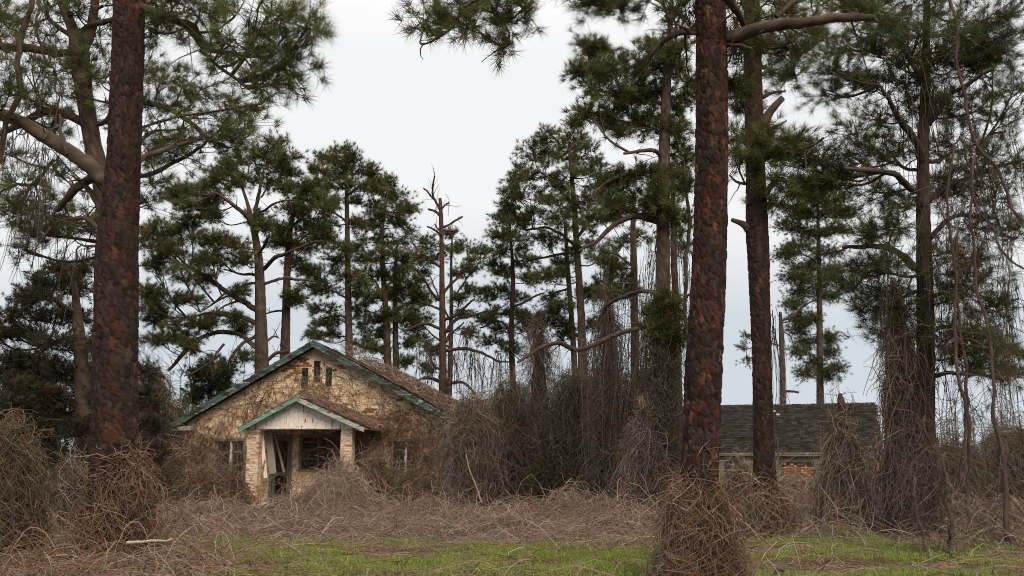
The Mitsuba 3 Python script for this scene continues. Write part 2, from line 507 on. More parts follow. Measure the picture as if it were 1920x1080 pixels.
window(HF, HOUSE, win_l, [0.5], [0.33, 0.66], 1, seed=1, pale='white_paint', paint='window_paint')
window(HF, HOUSE, win_r, [0.52], [0.42, 0.72], 2, seed=2, pale='white_paint', paint='window_paint')
window(HF, HOUSE, porch_win, [0.38], [0.3, 0.55, 0.78], 1, seed=3, pale='window_paint', paint='window_paint', glass=False)
u0, u1, w0, w1 = porch_door
dk = put(HOUSE + '__door_frame', boxes(HF, (u0, u0 + 0.08, -0.02, 0.14, w0, w1), (u1 - 0.08, u1, -0.02, 0.14, w0, w1), (u0 + 0.081, u1 - 0.081, -0.02, 0.14, w1 - 0.08, w1)), 'window_paint')
put(HOUSE + '__door', boxes(HF, (u0 + 0.09, u0 + 0.18, 0.05, 0.09, w0, w1 - 0.09), (u1 - 0.18, u1 - 0.09, 0.05, 0.09, w0, w1 - 0.09), (u0 + 0.181, u1 - 0.181, 0.05, 0.09, w0 + 0.85, w0 + 0.97),
                              (u0 + 0.181, u1 - 0.181, 0.05, 0.09, w0, w0 + 0.2), (u0 + 0.181, u1 - 0.181, 0.05, 0.09, w1 - 0.2, w1 - 0.09)), 'window_paint')

# porch
PV = -2.1                                               # local depth of the porch front
pa, pwA = h(556, 743, PV - 0.35)
pl, pwl = h(448, 802, PV - 0.35)
pr_, pwr = h(683, 801, PV - 0.35)
bl, bw = h(466, 804, PV)
br, _ = h(662, 804, PV)
sl, sr = (pwA - pwl) / (pa - pl), (pwA - pwr) / (pr_ - pa)
put(HOUSE + '__porch_roof', slope_slab(HF, (pl, pwl), (pa, pwA), PV - 0.35, -0.014, 0.06), 'old_wood')
put(HOUSE + '__porch_roof', slope_slab(HF, (pa + 0.002, pwA), (pr_, pwr), PV - 0.35, -0.014, 0.06), 'old_wood')
put(HOUSE + '__porch_roof__shingles', shingle_slope(HF, (pl, pwl), (pa, pwA), PV - 0.38, -0.02, [(0.06, 0.05, 0.045)], rng), 'matte', kind='stuff')
put(HOUSE + '__porch_roof__shingles', shingle_slope(HF, (pr_, pwr), (pa, pwA), PV - 0.38, -0.02, [(0.085, 0.05, 0.04), (0.06, 0.045, 0.04)], rng), 'matte', kind='stuff')
put(HOUSE + '__porch_rake_board', rake(HF, (pl, pwl), (pa, pwA), PV - 0.385, 0.034, 0.14, 0.012), 'porch_paint')
put(HOUSE + '__porch_rake_board', rake(HF, (pa + 0.002, pwA), (pr_, pwr), PV - 0.385, 0.034, 0.14, 0.012), 'porch_paint')
put(HOUSE + '__porch_gable', HF.prism(sg.Polygon([(bl, bw), (br, bw), (br, pwA - (br - pa) * sr - 0.08), (pa, pwA - 0.08), (bl, pwA - (pa - bl) * sl - 0.08)]), PV + 0.02, PV + 0.05), 'old_wood')
nb = 23
for j in range(nb):
    a, b = bl + (br - bl) * j / nb + 0.003, bl + (br - bl) * (j + 1) / nb - 0.003
    top = lambda u: pwA - 0.085 - ((pa - u) * sl if u < pa else (u - pa) * sr)
    pts = [(a, bw + rng.uniform(-0.012, 0.006)), (b, bw + rng.uniform(-0.012, 0.006)), (b, top(b))] + ([(pa, pwA - 0.085)] if a < pa < b else []) + [(a, top(a))]
    z = rng.uniform(0, 0.006)
    put(HOUSE + '__porch_gable__board', HF.prism(sg.Polygon(pts), PV - 0.004 - z, PV + 0.018), 'white_paint')
put(HOUSE + '__porch_beam', boxes(HF, (bl + 0.02, br - 0.02, PV + 0.055, PV + 0.24, bw - 0.02, bw + 0.2), (bl + 0.02, bl + 0.16, PV + 0.245, -0.016, bw - 0.02, bw + 0.16), (br - 0.16, br - 0.02, PV + 0.245, -0.016, bw - 0.02, bw + 0.16)), 'white_paint')
put(HOUSE + '__porch_ceiling', boxes(HF, (bl + 0.165, br - 0.165, PV + 0.245, -0.016, bw + 0.03, bw + 0.05)), 'old_wood')
put(HOUSE + '__porch_floor', boxes(HF, (bl - 0.1, br + 0.1, PV - 0.15, -0.016, 0, 0.11)), 'mortar')

# the two brick piers: every brick a part
CW = 0.36


def brick_variant(col, L):
    m = trimesh.creation.box((L, 0.112, 0.062))
    m = m.subdivide()
    return np.array(m.vertices), np.array(m.faces), col


variants = []
for cset in (((0.44, 0.17, 0.10), (0.36, 0.13, 0.08), (0.52, 0.24, 0.15), (0.30, 0.12, 0.08)), ((0.66, 0.60, 0.50), (0.72, 0.66, 0.57), (0.60, 0.52, 0.42), (0.68, 0.60, 0.52))):
    row = []
    for c in cset:
        for L in (0.275,):
            v, f, _ = brick_variant(c, L)
            rr = np.random.default_rng(len(row))
            v = v + rr.normal(0, 0.0012, v.shape)
            fl = (meshkit.noise(v * 34 + len(row) * 7) > 0.66)[:, None]
            cc = np.where(fl, np.array([0.40, 0.19, 0.12]) if cset[0][0] > 0.6 else np.array([0.6, 0.52, 0.44]), np.array(c))
            row.append(mikit.ply((v, f), 'matte', smooth=False, color=cc))
    variants.append(row)
yaw = math.degrees(math.atan2(HF.u[1], HF.u[0]))
for ci, (pxc, bias) in enumerate(((477, 0.24), (651.5, 0.05))):
    uc, _ = h(pxc, 860, PV + 0.2)
    vc = PV + CW / 2
    k = put(HOUSE + '__porch_column', boxes(HF, (uc - CW / 2 + 0.012, uc + CW / 2 - 0.012, vc - CW / 2 + 0.012, vc + CW / 2 - 0.012, 0, bw - 0.022)), 'mortar')
    n = int((bw - 0.03) / 0.0745)
    for r in range(n):
        z = 0.037 + r * 0.0745
        for s in range(4):
            a = s * 90 + (180 if r % 2 else 0)
            red = rng.random() < np.clip(bias + (0.42 if z < 0.75 else 0.0) + 0.5 * (meshkit.noise(np.array([z * 2.3, ci * 9.0, s * 1.3])) - 0.5), 0.05, 0.95)
            mm = (1 if r % 2 else -1) * (CW - 0.275) / 2
            loc = HF(np.array([uc, vc, z]))
            to = T().translate(loc.tolist()).rotate([0, 0, 1], yaw + a).translate([mm, -(CW / 2 - 0.056) - float(rng.uniform(0, 0.006)), 0])
            kk = f'{k}__brick' if r == 0 and s == 0 else f'{k}__brick_{r * 4 + s:03d}'
            scene[kk] = {**variants[0 if red else 1][int(rng.integers(4))], 'to_world': to}


def plank(name, label, pts, wid, thick, bsdf='old_wood'):
    """A board between two world points."""
    k = thing(name, label, 'board')
    a, b = np.array(pts[0]), np.array(pts[1])
    d = unit(b - a)
    s = unit(np.cross(d, np.array([0.15, 1, 0.0])))
    n = np.cross(s, d)
    q = []
    for t, j in zip(np.linspace(0, 1, 6), (0, .004, -.003, .006, -.002, 0)):
        c = a + (b - a) * t + n * j
        q.append([c + s * wid / 2 + n * thick / 2, c - s * wid / 2 + n * thick / 2, c - s * wid / 2 - n * thick / 2, c + s * wid / 2 - n * thick / 2])
    q = np.array(q).reshape(-1, 3)
    f = [[0, 1, 2, 3], [20, 23, 22, 21]] + [[i * 4 + e, i * 4 + (e + 1) % 4, i * 4 + 4 + (e + 1) % 4, i * 4 + 4 + e] for i in range(5) for e in range(4)]
    put(k, (q, f), bsdf)


def hw(px, py, v):
    u, w = h(px, py, v)
    return HF(np.array([u, v, w]))


plank('loose_board', 'narrow white board leaning upright beside the left brick porch column', (hw(490, 806, PV + 0.45), hw(498, 896, PV + 0.3)), 0.11, 0.03, 'white_paint')
plank('loose_board', 'wide weathered grey board leaning in the porch, right of the narrow white one', (hw(503, 806, PV + 0.75), hw(512, 888, PV + 0.5)), 0.22, 0.03)
plank('loose_board', 'thin fallen batten leaning steeply inside the dark porch doorway', (hw(515, 815, PV + 1.4), hw(533, 885, PV + 1.1)), 0.07, 0.025)

# ------------------------------------------------------------------ the second building on the right
BF = Frame(1500, 850, 62.0, 18.0)
SHED = thing('long_outbuilding', 'long low outbuilding with dark shingle roof, standing behind the pines', 'building')
b = BF.hit
lu, lw = b(1215, 849, 0)
ru, _ = b(1657, 849, 0)
half = 4.6
_, rw = b(1500, 759, half)
put(SHED + '__roof', BF.prism(sg.box(lu, lw - 0.001, ru, lw), 0, 0.01), 'old_wood')
RS = Frame(1500, 850, 62.0, -90.0)                        # the same place, turned so that the slope runs along u


class Swap:
    """Local (u, v, w) of a slope: u runs from the eave back, v along the building."""

    def __call__(self, p):
        p = np.asarray(p, float)
        sag = 0.16 * (meshkit.noise(np.stack([p[..., 1] * 0.35, p[..., 0] * 0.3, 0 * p[..., 0]], -1)) - 0.5)
        return BF(np.stack([p[..., 1], p[..., 0], p[..., 2] + sag], -1))

    def prism(self, poly, v0, v1):
        m = trimesh.creation.extrude_polygon(poly, v1 - v0, engine='earcut')
        q = np.array(m.vertices)
        return trimesh.Trimesh(self(np.stack([q[:, 0], v0 + q[:, 2], q[:, 1]], 1)), m.faces, process=False)


SW = Swap()
del scene[SHED + '__roof']
put(SHED + '__roof', slope_slab(SW, (-0.3, lw - 0.12), (half, rw - 0.12), lu, ru, 0.1), 'old_wood')
put(SHED + '__roof', slope_slab(SW, (half + 0.002, rw - 0.12), (2 * half + 0.3, lw - 0.12), lu, ru, 0.1), 'old_wood')
put(SHED + '__roof__shingles', shingle_slope(SW, (-0.34, lw), (half, rw), lu, ru, [(0.026, 0.025, 0.023), (0.021, 0.020, 0.019), (0.030, 0.027, 0.024)], rng, expo=0.2, tab=0.34, miss=0.004), 'matte', kind='stuff')
cap = Mesh()
for x in np.arange(lu, ru - 0.3, 0.31):
    cap.box(half - 0.13, half + 0.13, x, x + 0.29, rw - 0.06, rw + 0.02 + rng.uniform(0, 0.03), tones(rng, 1, [(0.05, 0.044, 0.036), (0.09, 0.08, 0.06)], 0.2)[0], SW)
put(SHED + '__roof__ridge_caps', cap, 'matte', kind='stuff')
put(SHED + '__roof__patch', boxes(SW, (half * 0.80, half * 0.80 + 0.25, b(1451, 770, half)[0], b(1456, 770, half)[0], rw - 0.53, rw - 0.46)), 'white_paint', label='small bare white patch in the dark shingles')
put(SHED + '__roof__patch', boxes(SW, (half * 0.72, half * 0.72 + 0.2, b(1458, 776, half)[0], b(1463, 776, half)[0], rw - 0.78, rw - 0.69)), 'white_paint', label='second bare white patch lower in the shingles')
put(SHED + '__eave_board', boxes(BF, (lu, ru, -0.36, -0.33, lw - 0.14, lw - 0.02)), 'shed_paint')
wo = b(1358, 866, 0)[0], b(1390, 866, 0)[0], b(1358, 898, 0)[1], b(1358, 862, 0)[1]
lower = sg.box(lu + 0.4, -0.5, ru - 0.3, lw - 0.1).difference(sg.box(wo[0], wo[2], wo[1], wo[3]))
hole = b(1462, 862, 0)[0], b(1526, 862, 0)[0], b(1462, 893, 0)[1], b(1462, 866, 0)[1]
lower = lower.difference(sg.box(hole[0], hole[2], hole[1], hole[3]))
put(SHED + '__front_wall', BF.prism(lower, 0.0, 0.2), 'shed_paint')
put(SHED + '__end_wall', BF.prism(sg.box(lu + 0.4, -0.5, lu + 0.6, lw - 0.1), 0.202, 2 * half), 'shed_paint')
put(SHED + '__end_wall', BF.prism(sg.box(ru - 0.5, -0.5, ru - 0.3, lw - 0.1), 0.202, 2 * half), 'shed_paint')
window(BF, SHED, wo, [0.5], [0.35, 0.68], 1, seed=5)
put(SHED + '__back_wall', boxes(BF, (lu + 0.62, ru - 0.52, 2 * half - 0.2, 2 * half, -0.5, lw - 0.1)), 'old_plaster')
scene['raw_brick'] = two({'type': 'diffuse', 'reflectance': {'type': 'rgb', 'value': [0.34, 0.15, 0.085]}})
wm = Mesh()
for r in range(9):
    for k in range(10):
        x0 = hole[0] + (hole[1] - hole[0]) * k / 10
        z0 = hole[2] + (hole[3] - hole[2]) * r / 9
        if r > 5 and rng.random() < 0.55:
            continue
        c = np.array([(0.36, 0.17, 0.10), (0.46, 0.33, 0.20), (0.30, 0.13, 0.085)][int(rng.integers(3))]) * rng.uniform(0.7, 1.1)
        d = rng.uniform(-0.05, 0.08)
        wm.box(x0 + 0.01, x0 + (hole[1] - hole[0]) / 10 - 0.01, 0.03 + d, 0.2 + d, z0 + 0.012, z0 + (hole[3] - hole[2]) / 9 - 0.012, c, BF)
put(SHED + '__broken_bricks', wm, 'matte', kind='stuff', label='broken opening with bare orange bricks')

# ------------------------------------------------------------------ trees
BARK = [(0.060, 0.045, 0.038), (0.049, 0.039, 0.034), (0.074, 0.055, 0.045)]
BARK_RED = [(0.040, 0.0185, 0.0155), (0.034, 0.018, 0.016), (0.030, 0.018, 0.0165), (0.048, 0.023, 0.018)]
PINE = [(0.080, 0.098, 0.036), (0.068, 0.086, 0.034), (0.094, 0.106, 0.037), (0.084, 0.087, 0.039)]


def px_path(path, Y):
    """[(px, py, width px[, dy])] -> rows of x, y, z, radius."""
    return np.array([[*P(q[0], q[1], Y + (q[3] if len(q) > 3 else 0)), q[2] / 2 * mpp(q[1], Y)] for q in path])


def plated_trunk(path, Y, rng, step=0.0175, red=0.5, plate=(0.055, 0.17), depth=0.020, cols=BARK_RED):
    """A trunk whose bark is split into raised plates."""
    q = px_path(path, Y)
    L = np.linalg.norm(np.diff(q[:, :3], axis=0), axis=1).sum()
    s = spline(q, max(20, int(L / step)))
    rm = float(np.median(s[:, 3]))
    nt = max(24, int(2 * np.pi * rm / step))
    th = np.arange(nt) * 2 * np.pi / nt
    l = np.linspace(0, L, len(s))
    t = unit(np.gradient(s[:, :3], axis=0))
    a = unit(np.cross(t, np.array([0, 1.0, 0])))
    bb = np.cross(a, t)
    ll, tt = np.meshgrid(l, th, indexing='ij')
    circ = 2 * np.pi * rm
    nu, nl = max(6, int(circ / plate[0])), int(L / plate[1]) + 1
    gu, gl = np.meshgrid(np.arange(nu), np.arange(nl))
    su = ((gu + rng.random(nl)[:, None] + rng.uniform(-.42, .42, gu.shape)) / nu * circ).ravel() % circ
    sl_ = ((gl + rng.uniform(-.45, .45, gu.shape)) * plate[1]).ravel()
    k = plate[0] / plate[1] * 1.15
    seeds = np.vstack([np.stack([su + o, sl_ * k], 1) for o in (-circ, 0, circ)])
    ids = np.tile(np.arange(len(su)), 3)
    wob = 0.05 * (meshkit.fbm(np.stack([np.cos(tt) * rm * 22, np.sin(tt) * rm * 22, ll * 12], -1), 3) - 0.5)
    qq = np.stack([tt * rm + wob, ll * k + wob], -1).reshape(-1, 2)
    d, w = cKDTree(seeds).query(qq, k=2)
    edge = np.clip((d[:, 1] - d[:, 0]) / (plate[0] * 0.30), 0, 1).reshape(tt.shape)
    pid = ids[w[:, 0]]
    pc = np.stack([np.cos(tt) * 2.2, np.sin(tt) * 2.2, ll * 1.1], -1)
    grain = meshkit.fbm(np.stack([np.cos(tt) * rm * 60, np.sin(tt) * rm * 60, ll * 45], -1), 3)
    rad = s[:, 3][:, None] * (0.93 + 0.05 * (meshkit.fbm(pc, 2) - 0.5)) + depth * (edge ** 0.5 - 0.8) + 0.008 * (grain - 0.5) + (rng.uniform(0, 0.010, len(su))[pid]).reshape(tt.shape) * edge
    v = s[:, None, :3] + rad[..., None] * (np.cos(tt)[..., None] * a[:, None] + np.sin(tt)[..., None] * bb[:, None])
    pt = tones(rng, len(su), cols, 0.25, 0.06)
    sooty = tones(rng, len(su), [(0.027, 0.0195, 0.0175), (0.022, 0.0170, 0.0160)], 0.2, 0.04)
    cs = np.stack([np.cos(tt) * rm, np.sin(tt) * rm, ll], -1)
    flake = meshkit.fbm(cs * np.array([30, 30, 9.0]) + 3, 3) + 0.5 * (meshkit.fbm(cs * np.array([3.0, 3.0, 0.8]) + 9, 2) - 0.5) + (rng.normal(0, 0.055, len(su))[pid]).reshape(tt.shape)
    c = np.where((flake > np.quantile(flake, 1 - red))[..., None], pt[pid].reshape(*tt.shape, 3), sooty[pid].reshape(*tt.shape, 3)) * np.exp((grain[..., None] - 0.5) * 1.0)
    lich = meshkit.fbm(np.stack([np.cos(tt) * 6, np.sin(tt) * 6, ll * 7], -1) + 40, 3)
    c = np.where((lich > 0.72)[..., None], c * 0.6 + np.array([0.025, 0.025, 0.022]), c)
    m = Mesh()
    R, C = np.arange(len(s) - 1)[:, None] * nt, np.arange(nt)[None]
    q4 = np.stack([R + C, R + (C + 1) % nt, R + nt + (C + 1) % nt, R + nt + C], -1).reshape(-1, 4)
    m.add(v, np.vstack([q4[:, :3], q4[:, [0, 2, 3]]]), c)
    return m, s


def rough_tube(m, s, rng, sides, cols, amp=0.12):
    """A round, uneven trunk or limb through the rows x, y, z, radius."""
    n = len(s)
    t = unit(np.gradient(s[:, :3], axis=0))
    ref = np.array([0.3, 0.95, 0.1]) if abs(t[n // 2, 2]) > 0.6 else np.array([0.05, 0.1, 1.0])
    a = unit(np.cross(t, ref))
    bb = np.cross(a, t)
    th = np.arange(sides) * 2 * np.pi / sides
    pc = s[:, None, :3] * (11 if s[0, 3] > 0.02 else 5) + np.stack([np.cos(th), np.sin(th), 0 * th], -1)[None] * 1.3
    nz = meshkit.fbm(pc, 3)
    rad = s[:, 3][:, None] * (1 + amp * 2 * (nz - 0.5))
    v = s[:, None, :3] + rad[..., None] * (np.cos(th)[None, :, None] * a[:, None] + np.sin(th)[None, :, None] * bb[:, None])
    c = tones(rng, n * sides, cols, 0.22, 0.05)
    R, C = np.arange(n - 1)[:, None] * sides, np.arange(sides)[None]
    q4 = np.stack([R + C, R + (C + 1) % sides, R + sides + (C + 1) % sides, R + sides + C], -1).reshape(-1, 4)
    k = len(v.reshape(-1, 3))
    end = s[-1, :3] + t[-1] * s[-1, 3] * 0.4
    fan = np.stack([np.full(sides, k), (n - 1) * sides + np.arange(sides), (n - 1) * sides + (np.arange(sides) + 1) % sides], 1)
    m.add(np.vstack([v.reshape(-1, 3), end]), np.vstack([q4[:, :3], q4[:, [0, 2, 3]], fan]), np.vstack([c, c[-1:]]))


def tufts(m, cen, ax, rng, n, length, width, cols, up=0.25):
    """Bursts of needles: n blades round each centre, leaning along the twig's axis."""
    M = len(cen)
    if not M:
        return
    d = unit(ax[:, None] * 0.75 + rng.normal(0, 0.62, (M, n, 3)) + np.array([0, 0, up]))
    Ln = length * rng.uniform(0.7, 1.15, (M, n, 1))
    p0 = cen[:, None] + rng.normal(0, 0.018, (M, n, 3)) - ax[:, None] * rng.uniform(0, 0.09, (M, n, 1))
    side = unit(np.cross(d, rng.normal(size=(M, n, 3)))) * width / 2
    tip = p0 + d * Ln + np.array([0, 0, -0.06]) * Ln
    v = np.stack([p0 - side, p0 + side, tip], 2).reshape(-1, 3)
    c = (cols * np.exp(rng.normal(0, 0.18, (M, 1))))[:, None] * np.exp(rng.normal(0, 0.14, (M, n, 1)))
    m.add(v, np.arange(len(v)).reshape(-1, 3), np.repeat(c.reshape(-1, 3), 3, 0))


def pine(name, label, Y, trunk, pads, limbs=(), fine=False, seed=0, dens=1.0, cols=None, plated=None, deep=1.0, needle=None, bark=None, sides=12, stub=(), group=None, cat='tree', spread=0.17, clump=9, needles=None):
    rng = np.random.default_rng(seed)
    K = thing(name, label, cat, group)
    bark = bark or BARK
    cols = cols or PINE
    if plated:
        m, s = plated_trunk(trunk, Y, rng, **plated)
        put(K + '__trunk', m, 'bark', smooth=True)
    else:
        q = px_path(trunk, Y)
        L = np.linalg.norm(np.diff(q[:, :3], axis=0), axis=1).sum()
        s = spline(q, max(12, int(L / 0.12)))
        m = Mesh()
        rough_tube(m, s, rng, sides, bark)
        put(K + '__trunk', m, 'bark', smooth=True)
    att = [s[:, :3]]
    dead = []
    for path in limbs:
        off = rng.uniform(-0.5, 0.5) * deep
        q = px_path([(*p[:3], off * i * 1.2 if len(p) < 4 else p[3]) for i, p in enumerate(path)], Y)
        jn = int(np.argmin(np.linalg.norm(s[:, :3] - q[0, :3], axis=1)))
        if np.linalg.norm(s[jn, :3] - q[0, :3]) < 2.0 * s[jn, 3]:
            q = np.vstack([[*s[jn, :3], q[0, 3]], q])
        ls = spline(q, max(6, int(np.linalg.norm(np.diff(q[:, :3], axis=0), axis=1).sum() / 0.09)))
        wn = walk_noise(rng, 1, len(ls), 0.05, 0.75)[0]
        wn = wn - np.linspace(0, 1, len(ls))[:, None] * wn[-1]
        ls[1:-1, :3] += (wn * np.minimum(1, 0.12 / max(1e-6, np.abs(wn).max())))[1:-1]
        m = Mesh()
        rough_tube(m, ls, rng, 8 if fine else 6, bark, 0.22)
        Ll = np.linalg.norm(np.diff(ls[:, :3], axis=0), axis=1).sum()
        nt_ = int(Ll * 4) + 1
        t_ = np.linspace(0, 1, 5)[None, :, None]
        d_ = unit(unit(ls[-1, :3] - ls[0, :3]) * 0.5 + rng.normal(0, 0.75, (nt_, 3)))
        dead.append((ls[rng.integers(2, len(ls), nt_), :3][:, None] + d_[:, None] * t_ * rng.uniform(0.15, 0.8, (nt_, 1, 1)) * (1.0 if ls[0, 3] > 0.03 else 0.5) + walk_noise(rng, nt_, 5, 0.05),
                     np.linspace(1, 0.45, 5)[None] * rng.uniform(0.006, 0.016, (nt_, 1)) * (1 if fine else 1.3)))
        put(K + '__limb', m, 'bark', smooth=True)
        att.append(ls[2:, :3])
    for path in stub:
        q = px_path(path, Y)
        ls = spline(q, 8)
        m = Mesh()
        rough_tube(m, ls, rng, 8, bark, 0.2)
        put(K + '__dead_stub', m, 'bark', smooth=True)
    att = np.vstack(att)
    wood, leaf = Mesh(), Mesh()
    for dp, dr2 in dead:
        wood.tubes(dp, dr2, tones(rng, len(dp), bark, 0.2), 4)
    base_r = float(np.median(s[:, 3]))
    nl = needle or 0.23
    for pad in pads:
        px, py, rx, ry = pad[:4]
        sc = mpp(py, Y)
        rx, ry = rx * sc, ry * sc
        rd = 0.5 * (rx + ry) * deep
        c = P(px, py, Y + (pad[4] if len(pad) > 4 else rng.normal(0, 0.75) * deep))
        dd = np.linalg.norm(att - c, axis=1) + np.maximum(0, att[:, 2] - c[2] + 0.1) * 1.2
        a = att[int(np.argmin(dd))]
        Ld = np.linalg.norm(c - a)
        ctrl = a + (c - a) * 0.5 + np.array([0, 0, -0.10 * Ld]) + rng.normal(0, 0.05 * Ld, 3)
        r0 = min(base_r * 0.4, 0.016 + 0.012 * Ld)
        q = spline(np.array([[*a, r0], [*ctrl, r0 * 0.75], [*c, r0 * 0.45]]), 9)
        wood.tubes(q[None, :, :3], q[None, :, 3], tones(rng, 1, bark, 0.1), 4)
        area = rx * ry
        ns = max(4, int((4 + area * 9) * dens))
        dr_ = unit(rng.normal(size=(ns, 3)))
        dr_[:, 2] = np.where(rng.random(ns) < 0.3, np.abs(dr_[:, 2]), dr_[:, 2])
        cc = c + dr_ * rng.uniform(0.45, 1.0, (ns, 1)) ** 0.6 * np.array([rx, rd, ry])
        st = q[rng.integers(4, 9, ns), :3]
        mid = (st + cc) / 2 + rng.normal(0, 0.09, (ns, 3)) * np.linalg.norm(cc - st, axis=1, keepdims=True) + np.array([0, 0, -0.05])
        tt = np.linspace(0, 1, 6)[None, :, None]
        path = (1 - tt) ** 2 * st[:, None] + 2 * tt * (1 - tt) * mid[:, None] + tt ** 2 * cc[:, None]
        rb = np.linspace(0.016, 0.007, 6)[None] * rng.uniform(0.8, 1.3, (ns, 1)) * (1 if fine else 1.15)
        wood.tubes(path, rb, tones(rng, ns, bark, 0.15), 3)
        nk = rng.poisson(clump, ns) + 2
        idx = np.repeat(np.arange(ns), nk)
        off = rng.normal(0, spread, (len(idx), 3)) * np.array([1.15, 1.15, 0.8])
        cen = cc[idx] + off
        ax = unit(off + 0.18 * unit(cc - c)[idx] + np.array([0, 0, 0.08]))
        w0 = path[idx, rng.integers(3, 6, len(idx))]
        wood.tubes(np.stack([w0, cen], 1), np.broadcast_to([0.007, 0.004], (len(idx), 2)), tones(rng, len(idx), bark, 0.15), 3)
        spray = tones(rng, ns, cols, 0.26, 0.06)
        brown = rng.random(ns) < 0.025
        spray[brown] = tones(rng, int(brown.sum()), [(0.13, 0.085, 0.045)], 0.25)
        tufts(leaf, cen, ax, rng, needles or (42 if fine else 27), nl, 0.0085 if fine else 0.0135, spray[idx])
    put(K + '__crown', leaf, 'needles', kind='stuff')
    put(K + '__twigs', wood, 'bark', kind='stuff')
    return K


exec_trees = []
pine('big_pine', 'thickest pine trunk in front, left of the house, with red plated bark', 12.6,
     [(212, 1085, 112), (212, 1000, 100), (213, 860, 90), (217, 650, 84), (219, 480, 80), (232, 290, 64), (240, 100, 60), (242, 0, 58), (246, -300, 50), (248, -700, 34)],
     [(375, 15, 60, 22, 0), (330, 5, 40, 25), (440, 30, 60, 35, .2), (500, 30, 50, 35, -.1), (540, 60, 45, 42, 0), (585, 45, 16, 16, 0), (470, 85, 55, 30, .2), (420, 80, 40, 25, -.2), (530, 115, 40, 22, .1), (500, 150, 35, 18, 0), (545, 140, 14, 12, 0),
      (295, 10, 25, 30, .5), (285, 60, 22, 25, .8), (-40, 60, 60, 50, 0), (-30, 180, 60, 50, 0)],
     [[(262, 18, 18), (310, 35, 16), (345, 55, 14), (375, 90, 13), (410, 103, 10), (455, 108, 8), (500, 110, 5)], [(335, 42, 8), (355, 42, 9), (375, 70, 8), (400, 95, 7)], [(375, 95, 7), (400, 120, 6), (440, 150, 6), (462, 165, 4)],
      [(332, 52, 6), (345, 82, 4)], [(195, 345, 30), (150, 305, 28), (90, 268, 26), (30, 238, 24), (-60, 200, 22), (-140, 190, 18)], [(186, 338, 14), (155, 332, 16), (128, 355, 16), (105, 395, 10)], [(188, 395, 14), (168, 362, 11), (152, 338, 9)],
      [(186, 440, 9), (150, 425, 8), (120, 424, 5), (90, 430, 3)], [(184, 465, 6), (160, 462, 4), (145, 455, 3)],
      [(126, 290, 7), (128, 270, 7), (118, 240, 6), (112, 215, 4)], [(258, 320, 11), (290, 305, 10), (330, 290, 8), (380, 255, 4)]],
     fine=True, seed=1, plated=dict(red=0.45), deep=0.55, dens=0.75, clump=5, spread=0.21)

pine('forked_pine', 'forked pine standing right behind the thickest trunk, its limbs reaching left', 19.0,
     [(215, 1000, 46), (212, 800, 44), (208, 600, 42), (204, 450, 40), (192, 340, 36), (176, 280, 32), (160, 190, 30), (148, 90, 34), (136, 55, 20), (115, 0, 17), (90, -90, 12)],
     [(30, 95, 45, 30), (75, 60, 40, 30), (60, 130, 45, 25), (110, 120, 35, 30), (90, 190, 50, 30), (130, 165, 35, 30), (50, 200, 35, 25), (20, 30, 35, 30), (165, 110, 30, 30), (190, 60, 35, 35), (185, 150, 30, 35), (140, 20, 30, 30),
      (90, 10, 40, 25), (190, 10, 40, 30), (20, 290, 35, 30), (45, 340, 40, 25), (105, 320, 35, 25), (80, 380, 35, 25), (40, 410, 35, 20), (110, 400, 40, 25), (150, 405, 30, 25), (175, 430, 20, 30), (70, 440, 45, 20), (130, 445, 40, 15), (50, 470, 20, 10),
      (10, 400, 25, 40), (160, 220, 30, 20), (95, 240, 25, 15), (-20, 130, 40, 50), (-30, 330, 40, 50),
      (300, 150, 35, 28), (345, 150, 38, 28), (380, 160, 35, 30), (420, 190, 35, 28), (460, 205, 35, 28), (320, 200, 45, 28), (370, 215, 40, 25), (420, 240, 40, 25), (465, 240, 28, 25), (300, 240, 40, 25), (345, 255, 45, 22), (400, 275, 40, 20), (450, 268, 28, 18),
      (285, 285, 35, 22), (330, 300, 40, 15), (280, 190, 25, 30), (275, 130, 18, 30), (285, 345, 20, 18), (270, 380, 15, 25)],
     [[(150, 100, 20), (162, 50, 18), (172, 0, 16), (185, -80, 12)], [(150, 90, 9), (105, 40, 9), (85, 8, 6)], [(158, 60, 12), (185, 42, 11), (215, 35, 9)], [(148, 95, 12), (100, 95, 16), (50, 88, 16), (0, 80, 14), (-60, 70, 10)],
      [(165, 240, 16), (125, 225, 16), (75, 222, 15), (25, 242, 12), (-30, 265, 9)], [(183, 230, 9), (205, 195, 8), (208, 140, 6)], [(260, 192, 9), (300, 205, 8), (345, 228, 8), (385, 262, 8), (430, 278, 5)], [(262, 240, 6), (320, 225, 5), (400, 215, 4), (490, 195, 3)],
      [(258, 285, 6), (290, 255, 5), (350, 240, 3)], [(262, 330, 9), (310, 300, 8), (350, 282, 6), (410, 245, 4)], [(100, 300, 6), (70, 350, 7), (30, 348, 5), (0, 360, 4)]],
     fine=True, seed=2, deep=0.6, dens=0.85, sides=20, clump=5, spread=0.21)

